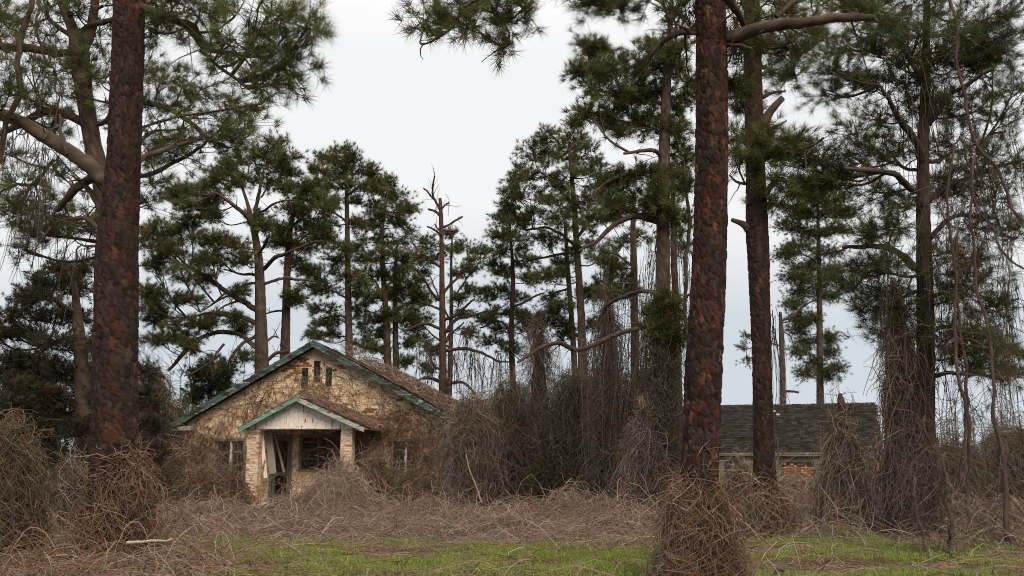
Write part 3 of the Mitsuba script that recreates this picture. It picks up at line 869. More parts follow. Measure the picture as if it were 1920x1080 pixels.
pine('tall_pine', 'tall straight pine right of centre in front, dark red scaly bark, bottom wrapped in vines', 11.4,
     [(1304, 1095, 96), (1306, 1000, 84), (1312, 880, 74), (1319, 700, 72), (1330, 480, 66), (1334, 300, 63), (1334, 100, 60), (1332, 0, 58), (1332, -300, 48), (1330, -700, 30)],
     [(798, 40, 12, 16, 0), (833, 28, 16, 16, .1), (865, 2, 24, 14, .2), (905, 8, 26, 18, 0), (880, 44, 18, 10, -.1), (938, 36, 18, 20, .1), (950, 72, 14, 8, 0), (978, 18, 12, 12, 0),
      (1095, 5, 15, 15, .3), (1130, 12, 34, 14, .3), (1160, 15, 22, 14, .3), 
      (1255, 12, 28, 18, .2), (1285, 28, 22, 25, .3), (1240, -10, 40, 20, .2), (1385, 20, 25, 25, .2), (1420, 85, 25, 22, .4), (1460, 80, 28, 25, .2), (1500, 90, 22, 22, .2), (1488, 140, 16, 9, .1), (1520, 50, 30, 22, .2), (1560, 10, 40, 20, .3), (1620, 15, 30, 22, .2), (1450, 5, 40, 18, .1),
      (1380, 100, 15, 30, .6), (1375, 150, 12, 25, .6)],
     [[(1360, 68, 26), (1400, 48, 24), (1450, 36, 22), (1520, 31, 18), (1590, 32, 16), (1640, 33, 12)], [(1455, 32, 10), (1485, 14, 11), (1520, -10, 9), (1560, -30, 7)], [(1395, 50, 10), (1382, 25, 13), (1360, 0, 15), (1340, -30, 18)], [(1305, 50, 13), (1272, 50, 12), (1245, 70, 10), (1222, 98, 7), (1212, 125, 4)],
      [(1302, 62, 8), (1285, 55, 6), (1278, 50, 5)], [(1330, -160, 20), (1220, -130, 17), (1100, -80, 13), (990, -40, 10), (920, -12, 8), (870, 12, 5)], [(900, -5, 5), (870, 30, 4.5), (850, 62, 4), (822, 80, 4), (803, 80, 3.5), (793, 60, 3)], [(920, 5, 4.5), (945, 35, 4), (960, 60, 4), (958, 85, 3.5), (945, 90, 3)], [(1365, 80, 8), (1395, 88, 6), (1410, 92, 4)], [(1460, 50, 4), (1480, 85, 3.5), (1488, 130, 3)],
      [(1120, -85, 6), (1120, -30, 5), (1135, 8, 4)]],
     fine=True, seed=3, plated=dict(red=0.40, cols=[(0.054, 0.020, 0.015), (0.040, 0.017, 0.014), (0.028, 0.015, 0.0135), (0.078, 0.036, 0.025)], plate=(0.055, 0.15)), deep=0.5, dens=0.34, clump=3, spread=0.13, needle=0.2)

pine('leaning_pine', 'second pine right of the tall straight one, bowed trunk with broken limb stubs', 18.0,
     [(1440, 1012, 76), (1434, 900, 46), (1429, 700, 37), (1424, 540, 40), (1420, 440, 43), (1416, 300, 36), (1412, 150, 34), (1409, 0, 31), (1402, -250, 25), (1395, -500, 16)],
     [(1376, 262, 18, 26), (1382, 310, 18, 20), (1415, 255, 34, 22, -.5), (1440, 290, 32, 25, -.4), (1475, 290, 30, 25), (1455, 335, 30, 22), (1490, 265, 26, 12), (1400, 215, 25, 25, .6), (1440, 120, 20, 20, .3), (1450, 80, 25, 20, .4), (1385, 70, 15, 25, .5), (1450, 25, 35, 22, .2), (1480, 350, 26, 22), (1450, 380, 22, 18), (1380, 180, 14, 30, .6),
      (1400, -30, 60, 25), (1455, -20, 50, 25)],
     [[(1436, 292, 14), (1455, 272, 15), (1478, 264, 8), (1510, 268, 5), (1545, 258, 3)], [(1438, 365, 11), (1452, 345, 10), (1470, 335, 6)], [(1400, 342, 6), (1380, 338, 5), (1368, 328, 3)], [(1430, 92, 8), (1450, 95, 6), (1465, 108, 4)], [(1402, 95, 10), (1385, 88, 8), (1368, 85, 5)]],
     fine=True, clump=7, seed=4, plated=dict(red=0.35, step=0.022, depth=0.018), deep=0.5, dens=0.8,
     stub=[[(1404, 428, 22), (1392, 420, 13), (1372, 412, 8)], [(1430, 232, 22), (1445, 208, 15), (1467, 184, 12)], [(1430, 182, 10), (1448, 174, 7), (1473, 171, 4)], [(1428, 140, 8), (1442, 132, 5), (1460, 129, 3)], [(1432, 245, 8), (1455, 238, 5), (1475, 226, 3)]])

pine('vine_pine', 'spreading pine far right with vines hanging all down its trunk', 18.5,
     [(1728, 1005, 60), (1732, 850, 42), (1735, 700, 34), (1735, 560, 31), (1732, 450, 27), (1731, 330, 23), (1732, 250, 20), (1736, 120, 15), (1738, 0, 11), (1740, -120, 7)],
     [(1570, 90, 40, 26), (1610, 60, 42, 26), (1650, 95, 45, 28), (1560, 130, 30, 22), (1600, 150, 38, 24), (1650, 160, 40, 26), (1550, 175, 20, 14), (1690, 50, 40, 32), (1740, 30, 45, 32), (1790, 40, 45, 32), (1840, 60, 40, 30), (1890, 30, 38, 30), (1700, 120, 38, 30), (1750, 110, 40, 32), (1800, 120, 42, 30), (1860, 130, 42, 28), (1900, 170, 30, 28),
      (1700, 200, 35, 26), (1645, 225, 38, 24), (1605, 250, 28, 18), (1760, 200, 38, 28), (1820, 210, 42, 28), (1880, 230, 38, 26), (1690, 275, 30, 22), (1650, 285, 35, 16), (1600, 295, 30, 14), (1570, 330, 30, 20), (1530, 300, 32, 22), (1500, 300, 28, 20), (1540, 345, 35, 18), (1790, 270, 38, 22), (1850, 290, 40, 24), (1900, 310, 30, 26), (1660, 360, 32, 18), (1700, 380, 26, 20),
      (1680, 420, 34, 22), (1640, 440, 30, 16), (1800, 360, 42, 24), (1860, 370, 40, 26), (1820, 430, 40, 24), (1880, 440, 34, 22), (1780, 470, 34, 22), (1650, 500, 38, 20), (1610, 500, 30, 16), (1600, 540, 34, 16), (1655, 545, 36, 20), (1690, 580, 26, 24), (1640, 585, 28, 18), (1660, 620, 24, 16), (1700, 650, 20, 20), (1840, 510, 40, 22), (1800, 550, 38, 18), (1870, 570, 38, 20),
      (1830, 640, 40, 20), (1880, 660, 38, 22), (1790, 620, 28, 18), (1840, 690, 34, 16), (1900, 700, 28, 20), (1770, 330, 26, 22), (1640, 0, 45, 25), (1700, -20, 50, 25), (1800, -20, 60, 25), (1720, 70, 50, 30), (1780, 90, 50, 30), (1660, 40, 40, 25), (1840, 100, 50, 28), (1720, 150, 45, 28), (1880, 90, 40, 30), (1780, 180, 45, 26), (1860, 340, 40, 22), (1800, 310, 40, 20), (1830, 480, 40, 20), (1760, 540, 30, 20), (1850, 620, 40, 20), (1800, 660, 36, 16)],
     [[(1722, 505, 16), (1700, 478, 13), (1670, 464, 11), (1630, 460, 9), (1580, 463, 6)], [(1722, 355, 13), (1700, 332, 12), (1665, 322, 10), (1620, 320, 9), (1585, 316, 6)], [(1722, 300, 18), (1700, 262, 14), (1675, 228, 12), (1662, 195, 8), (1650, 160, 5)], [(1742, 375, 12), (1775, 345, 11), (1815, 328, 9), (1870, 315, 7), (1920, 300, 5)], [(1742, 300, 9), (1790, 285, 7), (1840, 270, 5)],
      [(1722, 318, 7), (1690, 312, 6), (1670, 285, 5)], [(1745, 450, 10), (1780, 410, 9), (1820, 400, 7), (1870, 410, 5)], [(1748, 640, 9), (1775, 622, 8), (1810, 635, 7), (1850, 660, 5)], [(1750, 700, 9), (1780, 690, 8), (1830, 700, 7), (1880, 710, 5)], [(1748, 560, 8), (1800, 545, 7), (1860, 570, 5), (1910, 560, 4)], [(1720, 515, 6), (1680, 505, 5), (1620, 510, 4)],
      [(1720, 545, 7), (1690, 560, 6), (1670, 580, 4)], [(1741, 230, 12), (1775, 180, 9), (1815, 150, 7), (1860, 130, 5)], [(1734, 180, 10), (1705, 130, 8), (1680, 70, 6)]],
     fine=True, seed=5, deep=0.75, dens=1.35, sides=18, needles=34, clump=6, spread=0.20, cols=[(0.070, 0.084, 0.036), (0.060, 0.073, 0.034), (0.082, 0.090, 0.038)])

pine('ivy_pine', 'dark pine left of the tall straight one, ivy on its trunk, long low limb', 26.0,
     [(1247, 960, 52), (1247, 880, 44), (1246, 700, 38), (1244, 560, 28), (1243, 420, 25), (1245, 300, 22), (1250, 150, 17), (1256, 60, 11), (1260, -20, 7)],
     [(1104, 86, 13, 10), (1124, 100, 16, 12), (1085, 130, 14, 10), (1110, 145, 26, 16), (1150, 130, 32, 22), (1140, 170, 38, 24), (1185, 150, 38, 28), (1180, 195, 42, 26), (1130, 215, 30, 20), (1105, 210, 18, 14), (1225, 120, 34, 28), (1225, 175, 40, 28), (1260, 140, 28, 28), (1270, 200, 26, 30), (1160, 240, 34, 20), (1210, 235, 40, 22), (1255, 250, 30, 24), (1240, 85, 34, 22), (1280, 90, 22, 28), (1290, 160, 14, 30),
      (1280, 290, 22, 30), (1255, 320, 30, 25), (1200, 330, 40, 20), (1160, 340, 30, 18), (1245, 365, 34, 24), (1200, 375, 40, 22), (1150, 385, 30, 15), (1230, 400, 30, 15), (1285, 350, 15, 24), (1270, 400, 20, 18),
      (1255, 590, 22, 22, -.3), (1240, 620, 20, 20, -.4), (1262, 640, 18, 22, -.3), (1245, 570, 16, 16, -.4)],
     [[(1240, 290, 9), (1222, 276, 8), (1200, 274, 7), (1170, 288, 5)], [(1238, 318, 10), (1205, 316, 9), (1170, 325, 8), (1130, 348, 6), (1105, 372, 4)], [(1238, 418, 13), (1205, 411, 12), (1170, 415, 10), (1145, 430, 9), (1112, 456, 7), (1085, 470, 4)], [(1240, 548, 9), (1205, 548, 8), (1180, 560, 8), (1145, 575, 6), (1130, 590, 4)],
      [(1242, 612, 11), (1205, 620, 10), (1160, 630, 9), (1115, 648, 8.5), (1085, 655, 8.5), (1050, 640, 8), (1010, 650, 7), (970, 680, 4)], [(1240, 400, 6), (1215, 405, 5), (1180, 400, 4)], [(1246, 200, 8), (1210, 190, 7), (1160, 180, 5), (1110, 170, 3)], [(1246, 240, 7), (1235, 190, 6), (1225, 150, 5)], [(1250, 130, 9), (1290, 60, 6), (1310, 40, 4)]],
     fine=False, seed=6, deep=0.7, dens=1.7, sides=16)

FARP = [
    ('far_pine', 'bushy round crowned pine on two thin trunks, right of the sky gap', 42.0,
     [(1093, 740, 19), (1090, 600, 15), (1082, 470, 12), (1076, 380, 10), (1068, 280, 6)],
     [(1035, 258, 28, 16), (1075, 265, 34, 18), (1000, 285, 34, 20), (1050, 295, 42, 24), (1100, 290, 36, 24), (970, 325, 26, 22), (1015, 330, 42, 26), (1070, 335, 44, 26), (1125, 325, 38, 28), (958, 365, 20, 20), (995, 375, 42, 24), (1050, 380, 44, 26), (1105, 380, 42, 24), (1150, 360, 32, 24), (1000, 410, 40, 16), (1060, 415, 42, 18), (1115, 420, 36, 18), (1150, 405, 30, 16),
      (1030, 450, 34, 14), (1090, 462, 38, 18), (1060, 490, 30, 14), (1130, 478, 28, 15), (1020, 520, 22, 16), (1050, 515, 20, 12), (1135, 525, 26, 14), (1110, 548, 24, 12), (1145, 550, 22, 12), (1150, 500, 20, 14), (1080, 230, 16, 9), (955, 390, 12, 8)],
     [[(1086, 470, 7), (1060, 445, 6), (1020, 430, 5), (985, 432, 3)], [(1085, 440, 7), (1110, 410, 6), (1140, 385, 4)], [(1082, 480, 6), (1060, 480, 5), (1010, 485, 4), (975, 482, 3)], [(1080, 400, 7), (1050, 350, 6), (1010, 320, 4)], [(1090, 560, 5), (1110, 545, 4), (1140, 548, 3)]], 21, {}),
    ('far_pine', 'slim pine beside the two trunked one, yellow green tufts low on its trunk', 44.0,
     [(1080, 735, 13), (1072, 600, 10), (1064, 500, 9), (1060, 420, 6)],
     [(1060, 575, 24, 14), (1035, 590, 24, 14), (1050, 610, 26, 14), (1020, 600, 16, 14), (1060, 630, 22, 12), (1030, 560, 18, 10), (1100, 555, 14, 14), (1110, 610, 12, 10)],
     [[(1068, 540, 5), (1040, 545, 4), (1015, 560, 3)]], 22, dict(cols=[(0.085, 0.095, 0.032), (0.065, 0.08, 0.03)])),
    ('far_pine', 'narrow layered pine between the dead snag and the bushy round crowned pine', 48.0,
     [(962, 740, 13), (959, 620, 10), (962, 520, 8), (956, 430, 4), (953, 405, 3)],
     [(945, 412, 20, 12), (965, 425, 26, 14), (935, 440, 20, 14), (975, 455, 24, 15), (945, 470, 22, 14), (930, 500, 18, 16), (985, 490, 22, 18), (955, 510, 24, 14), (990, 525, 14, 14), (940, 545, 26, 14), (970, 560, 22, 12), (912, 555, 20, 14), (925, 585, 32, 13), (975, 590, 18, 12), (910, 600, 16, 8), (945, 620, 26, 12), (985, 620, 14, 14), (920, 640, 22, 12), (955, 655, 22, 12), (985, 600, 12, 10)],
     [[(960, 575, 5), (990, 565, 4), (1020, 550, 3)], [(958, 620, 5), (930, 605, 4), (900, 615, 3)]], 23, {}),
    ('far_pine', 'pale green pine crown spreading behind the dead snag', 54.0,
     [(842, 745, 10), (846, 600, 8), (846, 500, 5), (848, 440, 3)],
     [(800, 455, 24, 13), (785, 480, 22, 14), (850, 440, 16, 8), (880, 462, 24, 11), (900, 475, 18, 14), (885, 495, 22, 13), (868, 510, 20, 12), (810, 485, 26, 12), (790, 505, 22, 12), (795, 560, 28, 14), (770, 545, 20, 14), (765, 580, 20, 12), (870, 560, 18, 9), (870, 590, 12, 9), (880, 545, 14, 10), (785, 640, 22, 14), (810, 655, 18, 14), (800, 690, 16, 12), (880, 620, 16, 9), (790, 600, 22, 10), (845, 470, 16, 10)],
     [[(846, 560, 4), (880, 520, 3), (900, 490, 2)], [(844, 600, 4), (815, 540, 3), (795, 500, 2)], [(844, 650, 4), (805, 620, 3), (780, 590, 2)]], 24, dict(cols=[(0.075, 0.095, 0.032), (0.062, 0.08, 0.03)])),
    ('far_pine', 'left one of the close pair of pines between round topped pine and dead snag', 46.0,
     [(728, 705, 15), (724, 600, 12), (718, 500, 9), (718, 420, 6), (728, 355, 3)],
     [(728, 342, 9, 9), (720, 362, 22, 10), (750, 368, 20, 11), (745, 390, 28, 13), (705, 388, 26, 13), (770, 392, 12, 8), (715, 415, 32, 15), (755, 425, 20, 12), (690, 425, 22, 12), (700, 450, 32, 14), (740, 450, 30, 14), (715, 478, 32, 14), (755, 485, 18, 12), (690, 490, 24, 12), (700, 515, 30, 13), (740, 520, 28, 13), (685, 545, 28, 14), (715, 560, 30, 13), (690, 600, 32, 12), (672, 575, 24, 10), (700, 630, 28, 12), (680, 645, 20, 9), (720, 600, 18, 10), (710, 655, 20, 8)],
     [[(722, 560, 5), (705, 525, 4), (680, 520, 3)], [(726, 605, 5), (700, 590, 4), (680, 600, 3)]], 25, {}),
    ('far_pine', 'right one of the close pair of pines between round topped pine and dead snag', 47.0,
     [(743, 705, 13), (741, 600, 10), (741, 520, 8), (744, 460, 4)],
     [(750, 535, 26, 13), (775, 530, 22, 14), (740, 560, 26, 12), (775, 560, 24, 12), (765, 600, 22, 11), (780, 612, 16, 9), (735, 590, 18, 10), (770, 645, 12, 8), (760, 680, 14, 9), (725, 620, 12, 10), (755, 505, 20, 10)],
     [[(743, 590, 4), (765, 575, 3), (790, 570, 2)]], 26, {}),
    ('far_pine', 'round topped pine standing above the house ridge', 45.0,
     [(655, 670, 15), (653, 560, 12), (651, 420, 9), (649, 330, 6), (647, 290, 3)],
     [(645, 284, 24, 9), (615, 298, 22, 11), (670, 296, 24, 12), (640, 310, 30, 13), (600, 318, 16, 9), (695, 322, 16, 13), (665, 325, 28, 12), (708, 345, 12, 14), (625, 335, 28, 12), (690, 350, 18, 10), (655, 350, 26, 11), (605, 352, 22, 10), (620, 378, 24, 10), (665, 380, 20, 8), (610, 420, 24, 10), (608, 450, 30, 13), (640, 460, 22, 10), (670, 470, 20, 10), (625, 485, 30, 12), (600, 510, 34, 14), (645, 515, 30, 12), (670, 530, 20, 10), (588, 535, 24, 10), (615, 545, 26, 10), (610, 580, 26, 10), (630, 600, 24, 9), (600, 610, 24, 8), (590, 630, 13, 7), (620, 628, 15, 7), (670, 420, 18, 10)],
     [[(651, 370, 5), (675, 350, 4), (700, 330, 3)], [(652, 420, 4), (625, 400, 4), (600, 380, 3)], [(653, 560, 4), (630, 545, 3), (605, 540, 3)], [(654, 600, 4), (630, 590, 3), (600, 600, 2)]], 27, {}),
    ('far_pine', 'broad pine behind the left roof slope with long limbs low on its trunk', 38.0,
     [(491, 705, 28), (489, 600, 22), (486, 500, 17), (478, 440, 13), (472, 415, 11), (465, 385, 7), (452, 345, 4)],
     [(525, 272, 24, 14), (500, 285, 26, 15), (540, 295, 22, 15), (470, 300, 30, 17), (435, 310, 30, 16), (400, 330, 28, 15), (515, 312, 28, 15), (545, 325, 15, 14), (460, 330, 34, 15), (420, 345, 32, 14), (375, 350, 26, 14), (345, 360, 22, 15), (390, 368, 30, 13), (350, 388, 28, 12), (325, 375, 14, 12), (500, 345, 24, 11), (540, 352, 14, 9), (385, 390, 22, 9), (400, 405, 20, 8), (360, 415, 22, 9),
      (300, 430, 34, 18), (340, 440, 36, 17), (285, 460, 28, 18), (380, 450, 32, 14), (415, 455, 28, 13), (320, 475, 40, 17), (370, 485, 34, 14), (290, 505, 34, 17), (340, 515, 34, 14), (440, 460, 24, 14), (450, 490, 20, 10), (400, 490, 28, 12), (380, 520, 22, 9), (275, 550, 24, 15), (310, 560, 34, 14), (350, 565, 32, 13), (290, 600, 30, 14), (335, 605, 32, 13), (375, 610, 26, 12), (300, 640, 26, 12), (345, 635, 24, 10), (395, 600, 16, 9),
      (440, 600, 18, 12), (455, 620, 15, 10), (365, 650, 20, 9), (450, 545, 14, 9), (460, 670, 14, 8), (425, 690, 20, 8), (285, 580, 20, 10), (480, 410, 16, 10), (500, 425, 14, 8)],
     [[(470, 420, 9), (448, 398, 8), (425, 375, 6), (405, 362, 4)], [(477, 430, 10), (484, 395, 8), (490, 360, 7), (495, 315, 4)], [(490, 370, 4), (515, 345, 3), (530, 325, 2)], [(488, 398, 5), (520, 385, 4), (555, 375, 2)], [(485, 585, 12), (460, 565, 11), (425, 545, 10), (390, 520, 9), (350, 500, 6), (310, 490, 3)], [(484, 608, 11), (455, 594, 10), (420, 588, 9), (390, 588, 5), (350, 595, 3)],
      [(485, 655, 10), (455, 632, 9), (420, 626, 9), (380, 640, 8), (345, 668, 8), (315, 696, 4)], [(482, 620, 7), (458, 635, 7), (440, 660, 6), (424, 686, 3)], [(420, 645, 5), (395, 675, 4), (345, 705, 3)], [(448, 562, 5), (425, 575, 4), (400, 588, 3)], [(424, 548, 5), (400, 570, 3), (375, 585, 2)], [(484, 532, 5), (455, 532, 5), (430, 550, 4), (380, 583, 2)], [(486, 515, 8), (460, 510, 5), (420, 505, 3)],
      [(496, 503, 9), (515, 482, 8), (540, 470, 6), (575, 458, 4), (605, 452, 3)], [(497, 530, 6), (525, 522, 6), (555, 521, 5), (590, 527, 3)], [(496, 645, 5), (515, 632, 4), (523, 634, 2)], [(500, 675, 6), (515, 662, 7), (540, 658, 6)], [(487, 480, 5), (500, 460, 7), (505, 440, 5)]], 28, dict(sides=16)),
    ('far_pine', 'slender bare trunked pine close behind the roof peak, left of the ridge', 41.0,
     [(534, 680, 20), (536, 600, 16), (539, 500, 13), (544, 430, 10), (555, 380, 7), (568, 345, 4)],
     [(560, 355, 24, 13), (590, 345, 22, 13), (610, 370, 20, 11), (575, 375, 30, 13), (545, 390, 24, 13), (600, 395, 26, 12), (560, 405, 26, 12), (525, 430, 22, 13), (555, 435, 28, 13), (590, 425, 28, 13), (540, 455, 26, 11), (575, 460, 28, 11), (605, 445, 20, 11), (560, 490, 16, 9), (575, 505, 12, 8), (550, 555, 12, 7), (560, 565, 13, 7), (520, 455, 14, 9)],
     [[(545, 430, 5), (575, 400, 4), (600, 375, 3)], [(541, 470, 4), (565, 445, 4), (590, 430, 3)], [(540, 500, 3), (552, 490, 3), (556, 478, 2)], [(533, 585, 4), (520, 584, 4), (498, 588, 3)]], 29, {}),
    ('far_pine', 'thin far pine with layered crown over the outbuilding roof, right of the bowed trunk', 78.0,
     [(1538, 762, 14), (1537, 640, 12), (1536, 520, 9), (1534, 420, 6), (1534, 350, 4)],
     [(1520, 345, 24, 12), (1550, 350, 24, 12), (1500, 365, 24, 13), (1535, 375, 30, 13), (1570, 375, 22, 12), (1490, 395, 24, 13), (1560, 400, 28, 13), (1515, 405, 28, 12), (1590, 400, 16, 12), (1480, 425, 22, 12), (1520, 440, 30, 11), (1565, 435, 26, 12), (1500, 465, 30, 11), (1475, 480, 18, 10), (1550, 475, 28, 11), (1510, 500, 32, 11), (1560, 510, 26, 10), (1490, 520, 24, 9), (1530, 530, 30, 11), (1545, 555, 24, 8), (1500, 550, 20, 8), (1485, 570, 14, 8), (1500, 600, 16, 9), (1520, 600, 14, 10), (1495, 620, 12, 8), (1515, 640, 18, 9), (1500, 660, 14, 8), (1525, 680, 14, 7), (1558, 635, 11, 11), (1555, 660, 9, 9), (1570, 690, 13, 6), (1550, 705, 9, 9), (1510, 700, 12, 6)],
     [[(1536, 500, 4), (1515, 480, 3), (1490, 470, 2)], [(1536, 560, 3), (1510, 570, 3), (1485, 600, 3), (1465, 605, 2)], [(1535, 410, 3), (1550, 390, 2), (1570, 375, 2)]], 30, dict(deep=1.0, needle=0.28, dens=2.6, spread=0.34, clump=14)),
    ('far_pine', 'pine top in the far left gap behind the round shrub, left of the house eave', 44.0,
     [(393, 790, 10), (394, 740, 9), (393, 700, 6), (395, 675, 3)],
     [(395, 680, 24, 10), (375, 700, 24, 12), (415, 700, 26, 12), (395, 715, 34, 12), (365, 730, 26, 12), (420, 725, 22, 10), (390, 745, 34, 12), (430, 735, 14, 8), (360, 755, 24, 10)],
     [], 31, dict(cols=[(0.045, 0.06, 0.028), (0.04, 0.052, 0.028)])),
]
for nm, lab, Y, tr, pd, lb, sd, kw in FARP:
    pine(nm, lab, Y, tr, pd, lb, seed=sd, dens=kw.pop('dens', 1.9), **kw)

# trunks without a crown of their own in view
BARE = [
    ('slim_pine', 'slim vine draped trunk left of the ivy covered pine', 31.0, [(1192, 950, 22), (1191, 800, 19), (1190, 600, 15), (1188, 480, 13), (1187, 420, 10), (1190, 360, 6)], [(1165, 460, 24, 14), (1150, 490, 20, 12), (1165, 520, 24, 12), (1205, 440, 20, 14), (1170, 545, 20, 10)], [[(1188, 500, 5), (1165, 480, 4), (1130, 470, 3)], [(1190, 560, 5), (1160, 545, 4), (1130, 550, 3)]], 41),
    ('slim_pine', 'slim grey trunk between the ivy covered pine and the tall straight pine', 29.0, [(1274, 950, 20), (1272, 800, 18), (1268, 600, 14), (1262, 430, 11), (1262, 330, 7)], [(1282, 430, 12, 18), (1285, 460, 10, 12)], [[(1271, 570, 5), (1285, 560, 4), (1295, 550, 3)]], 42),
    ('slim_pine', 'thin broken topped trunk above the outbuilding roof, beside the bowed pine', 76.0, [(1468, 800, 13), (1467, 700, 11), (1465, 620, 9), (1463, 585, 5)], [(1395, 655, 10, 11), (1402, 630, 9, 9), (1400, 680, 8, 8)], [[(1468, 735, 5), (1485, 734, 5), (1498, 736, 4)], [(1463, 600, 5), (1480, 597, 4), (1500, 582, 3), (1515, 562, 2)], [(1466, 650, 3), (1445, 645, 3), (1420, 650, 2), (1400, 655, 2)], [(1464, 620, 3), (1478, 630, 2), (1488, 650, 2)]], 43),
]
for nm, lab, Y, tr, pd, lb, sd in BARE:
    pine(nm, lab, Y, tr, pd, lb, seed=sd, dens=1.0)

pine('dead_snag', 'dead reddish pine snag with bare broken top above the house roof', 46.0,
     [(831, 760, 16), (830, 650, 13.5), (829, 550, 11), (828, 470, 8.5), (827, 410, 8), (825, 372, 6)], [],
     [[(826, 392, 5), (816, 368, 4), (812, 350, 4), (815, 330, 3)], [(825, 390, 5), (812, 372, 4), (794, 353, 3)], [(826, 408, 5), (818, 400, 5), (803, 392, 4)], [(829, 425, 5), (845, 415, 4), (867, 406, 4)], [(828, 445, 4), (815, 433, 4), (801, 425, 3)], [(829, 392, 4), (838, 383, 4), (842, 380, 3)], [(830, 434, 3), (842, 434, 3), (853, 433, 3)], [(828, 435, 4), (820, 428, 3), (816, 421, 3)],
      [(836, 548, 6), (850, 528, 5), (866, 508, 4), (880, 498, 2)], [(836, 602, 6), (855, 592, 6), (875, 575, 5), (890, 560, 3)], [(838, 622, 7), (865, 598, 6), (890, 590, 5), (916, 583, 3)], [(823, 616, 6), (800, 609, 6), (775, 613, 5), (755, 622, 3)], [(822, 560, 6), (808, 545, 5), (790, 520, 4), (780, 505, 3)], [(824, 500, 5), (808, 485, 4), (785, 470, 3), (768, 440, 2)], [(838, 658, 7), (862, 650, 7), (890, 657, 6), (930, 675, 4), (960, 680, 3)],
      [(838, 720, 7), (862, 716, 6), (880, 730, 5), (892, 748, 3)], [(822, 718, 7), (800, 712, 6), (780, 714, 3)], [(838, 640, 5), (846, 625, 4), (870, 604, 3)], [(822, 580, 5), (805, 575, 4), (785, 562, 3)], [(824, 690, 5), (812, 676, 4), (800, 650, 3)]],
     seed=51, bark=[(0.062, 0.040, 0.034), (0.052, 0.036, 0.032), (0.075, 0.05, 0.04)], sides=14)

pine('cedar_tree', 'dark brownish evergreen cedar left of the thickest pine trunk', 27.0,
     [(165, 960, 40), (160, 800, 34), (150, 650, 24), (142, 560, 14), (135, 510, 7)],
     [(105, 505, 24, 10), (135, 515, 24, 12), (80, 525, 22, 12), (160, 500, 14, 18), (60, 545, 22, 12), (110, 535, 30, 14), (145, 545, 24, 16), (40, 560, 16, 10), (80, 560, 26, 14), (25, 590, 18, 14), (60, 590, 28, 16), (105, 590, 32, 18), (145, 600, 26, 20), (20, 625, 20, 14), (50, 630, 30, 18), (100, 640, 36, 20), (145, 650, 26, 22), (15, 670, 24, 16), (55, 680, 34, 22), (105, 695, 38, 24), (150, 705, 26, 24), (30, 725, 36, 22), (80, 740, 40, 24), (130, 755, 36, 26), (40, 780, 40, 26), (95, 800, 42, 26), (145, 810, 30, 26), (20, 830, 36, 24), (70, 850, 44, 22), (130, 860, 40, 20), (-20, 700, 36, 40), (-20, 620, 30, 26), (-20, 800, 40, 40), (190, 640, 20, 30), (190, 760, 22, 40), (190, 840, 22, 30),
      (275, 700, 24, 22), (280, 750, 26, 24), (285, 800, 24, 26), (275, 850, 24, 24)],
     [[(150, 585, 10), (115, 570, 8), (85, 550, 6), (55, 540, 4)], [(155, 660, 9), (130, 640, 7), (90, 650, 5)]],
     seed=52, cols=[(0.040, 0.048, 0.028), (0.058, 0.050, 0.032), (0.034, 0.044, 0.028), (0.070, 0.056, 0.038)], needle=0.13, dens=2.0, spread=0.15, clump=12, needles=22)

# ------------------------------------------------------------------ dead vines
VINE = [(0.22, 0.166, 0.142), (0.185, 0.134, 0.114), (0.14, 0.095, 0.080), (0.26, 0.21, 0.18), (0.17, 0.138, 0.114)]
VINE_RED = [(0.15, 0.088, 0.060), (0.11, 0.064, 0.048), (0.19, 0.125, 0.085), (0.085, 0.060, 0.046)]
VINE_GREY = [(0.135, 0.112, 0.095), (0.105, 0.085, 0.072), (0.085, 0.078, 0.055), (0.16, 0.13, 0.11), (0.07, 0.055, 0.045)]
VINE_GREEN = [(0.085, 0.085, 0.045), (0.07, 0.078, 0.038), (0.12, 0.10, 0.07)]


def around(rng, n, c):
    """Directions round a mound, fewer on the side that faces away from the road."""
    front = math.atan2(-c[1], -c[0])
    return np.where(rng.random(n) < 0.82, front + rng.uniform(-1.9, 1.9, n), rng.uniform(0, 2 * np.pi, n))


def drape(m, c, R, H, rng, n, cols, r=(0.004, 0.008), p=0.8, K=6, ell=0.85, length=(0.5, 1.4), out=0.06, z0=None, wig_=0.055):
    """Strands hanging over a mound round c: radius R at the foot, height H, profile power p."""
    z0 = c[2] if z0 is None else z0
    h0 = H * (1 - rng.random(n) ** 1.25 * 0.97)
    az = around(rng, n, c)
    ln = rng.uniform(*length, n)
    t = np.linspace(0, 1, K)[None]
    up = rng.random(n) < 0.22
    hh = np.clip(h0[:, None] + np.where(up[:, None], 0.25, -1.0) * ln[:, None] * t, 0.0, None)
    drift = rng.normal(0, 0.8, n)[:, None] * t * ln[:, None] / np.maximum(R, 0.3)
    wig = np.cumsum(rng.normal(0, 0.12, (n, K)), 1) / max(R, 0.4) * 0.6
    a = az[:, None] + drift + wig
    lump = meshkit.noise(np.stack([np.cos(a) * 2.3 + c[0], np.sin(a) * 2.3 + c[1], hh * 1.6], -1))
    rr = R * np.clip(1 - hh / (H * 1.02), 0, 1) ** p * (0.72 + 0.45 * lump) * rng.uniform(0.72, 1.06, (n, 1)) + out * np.sin(np.pi * t) * rng.exponential(1.0, (n, 1)) + 0.03
    pts = np.stack([c[0] + rr * np.cos(a), c[1] + rr * ell * np.sin(a), z0 + hh], -1) + walk_noise(rng, n, K, wig_)
    rad = rng.uniform(*r, n)[:, None] * np.linspace(1.1, 0.7, K)[None]
    m.tubes(pts, rad, tones(rng, n, cols, 0.22, 0.07), 3)


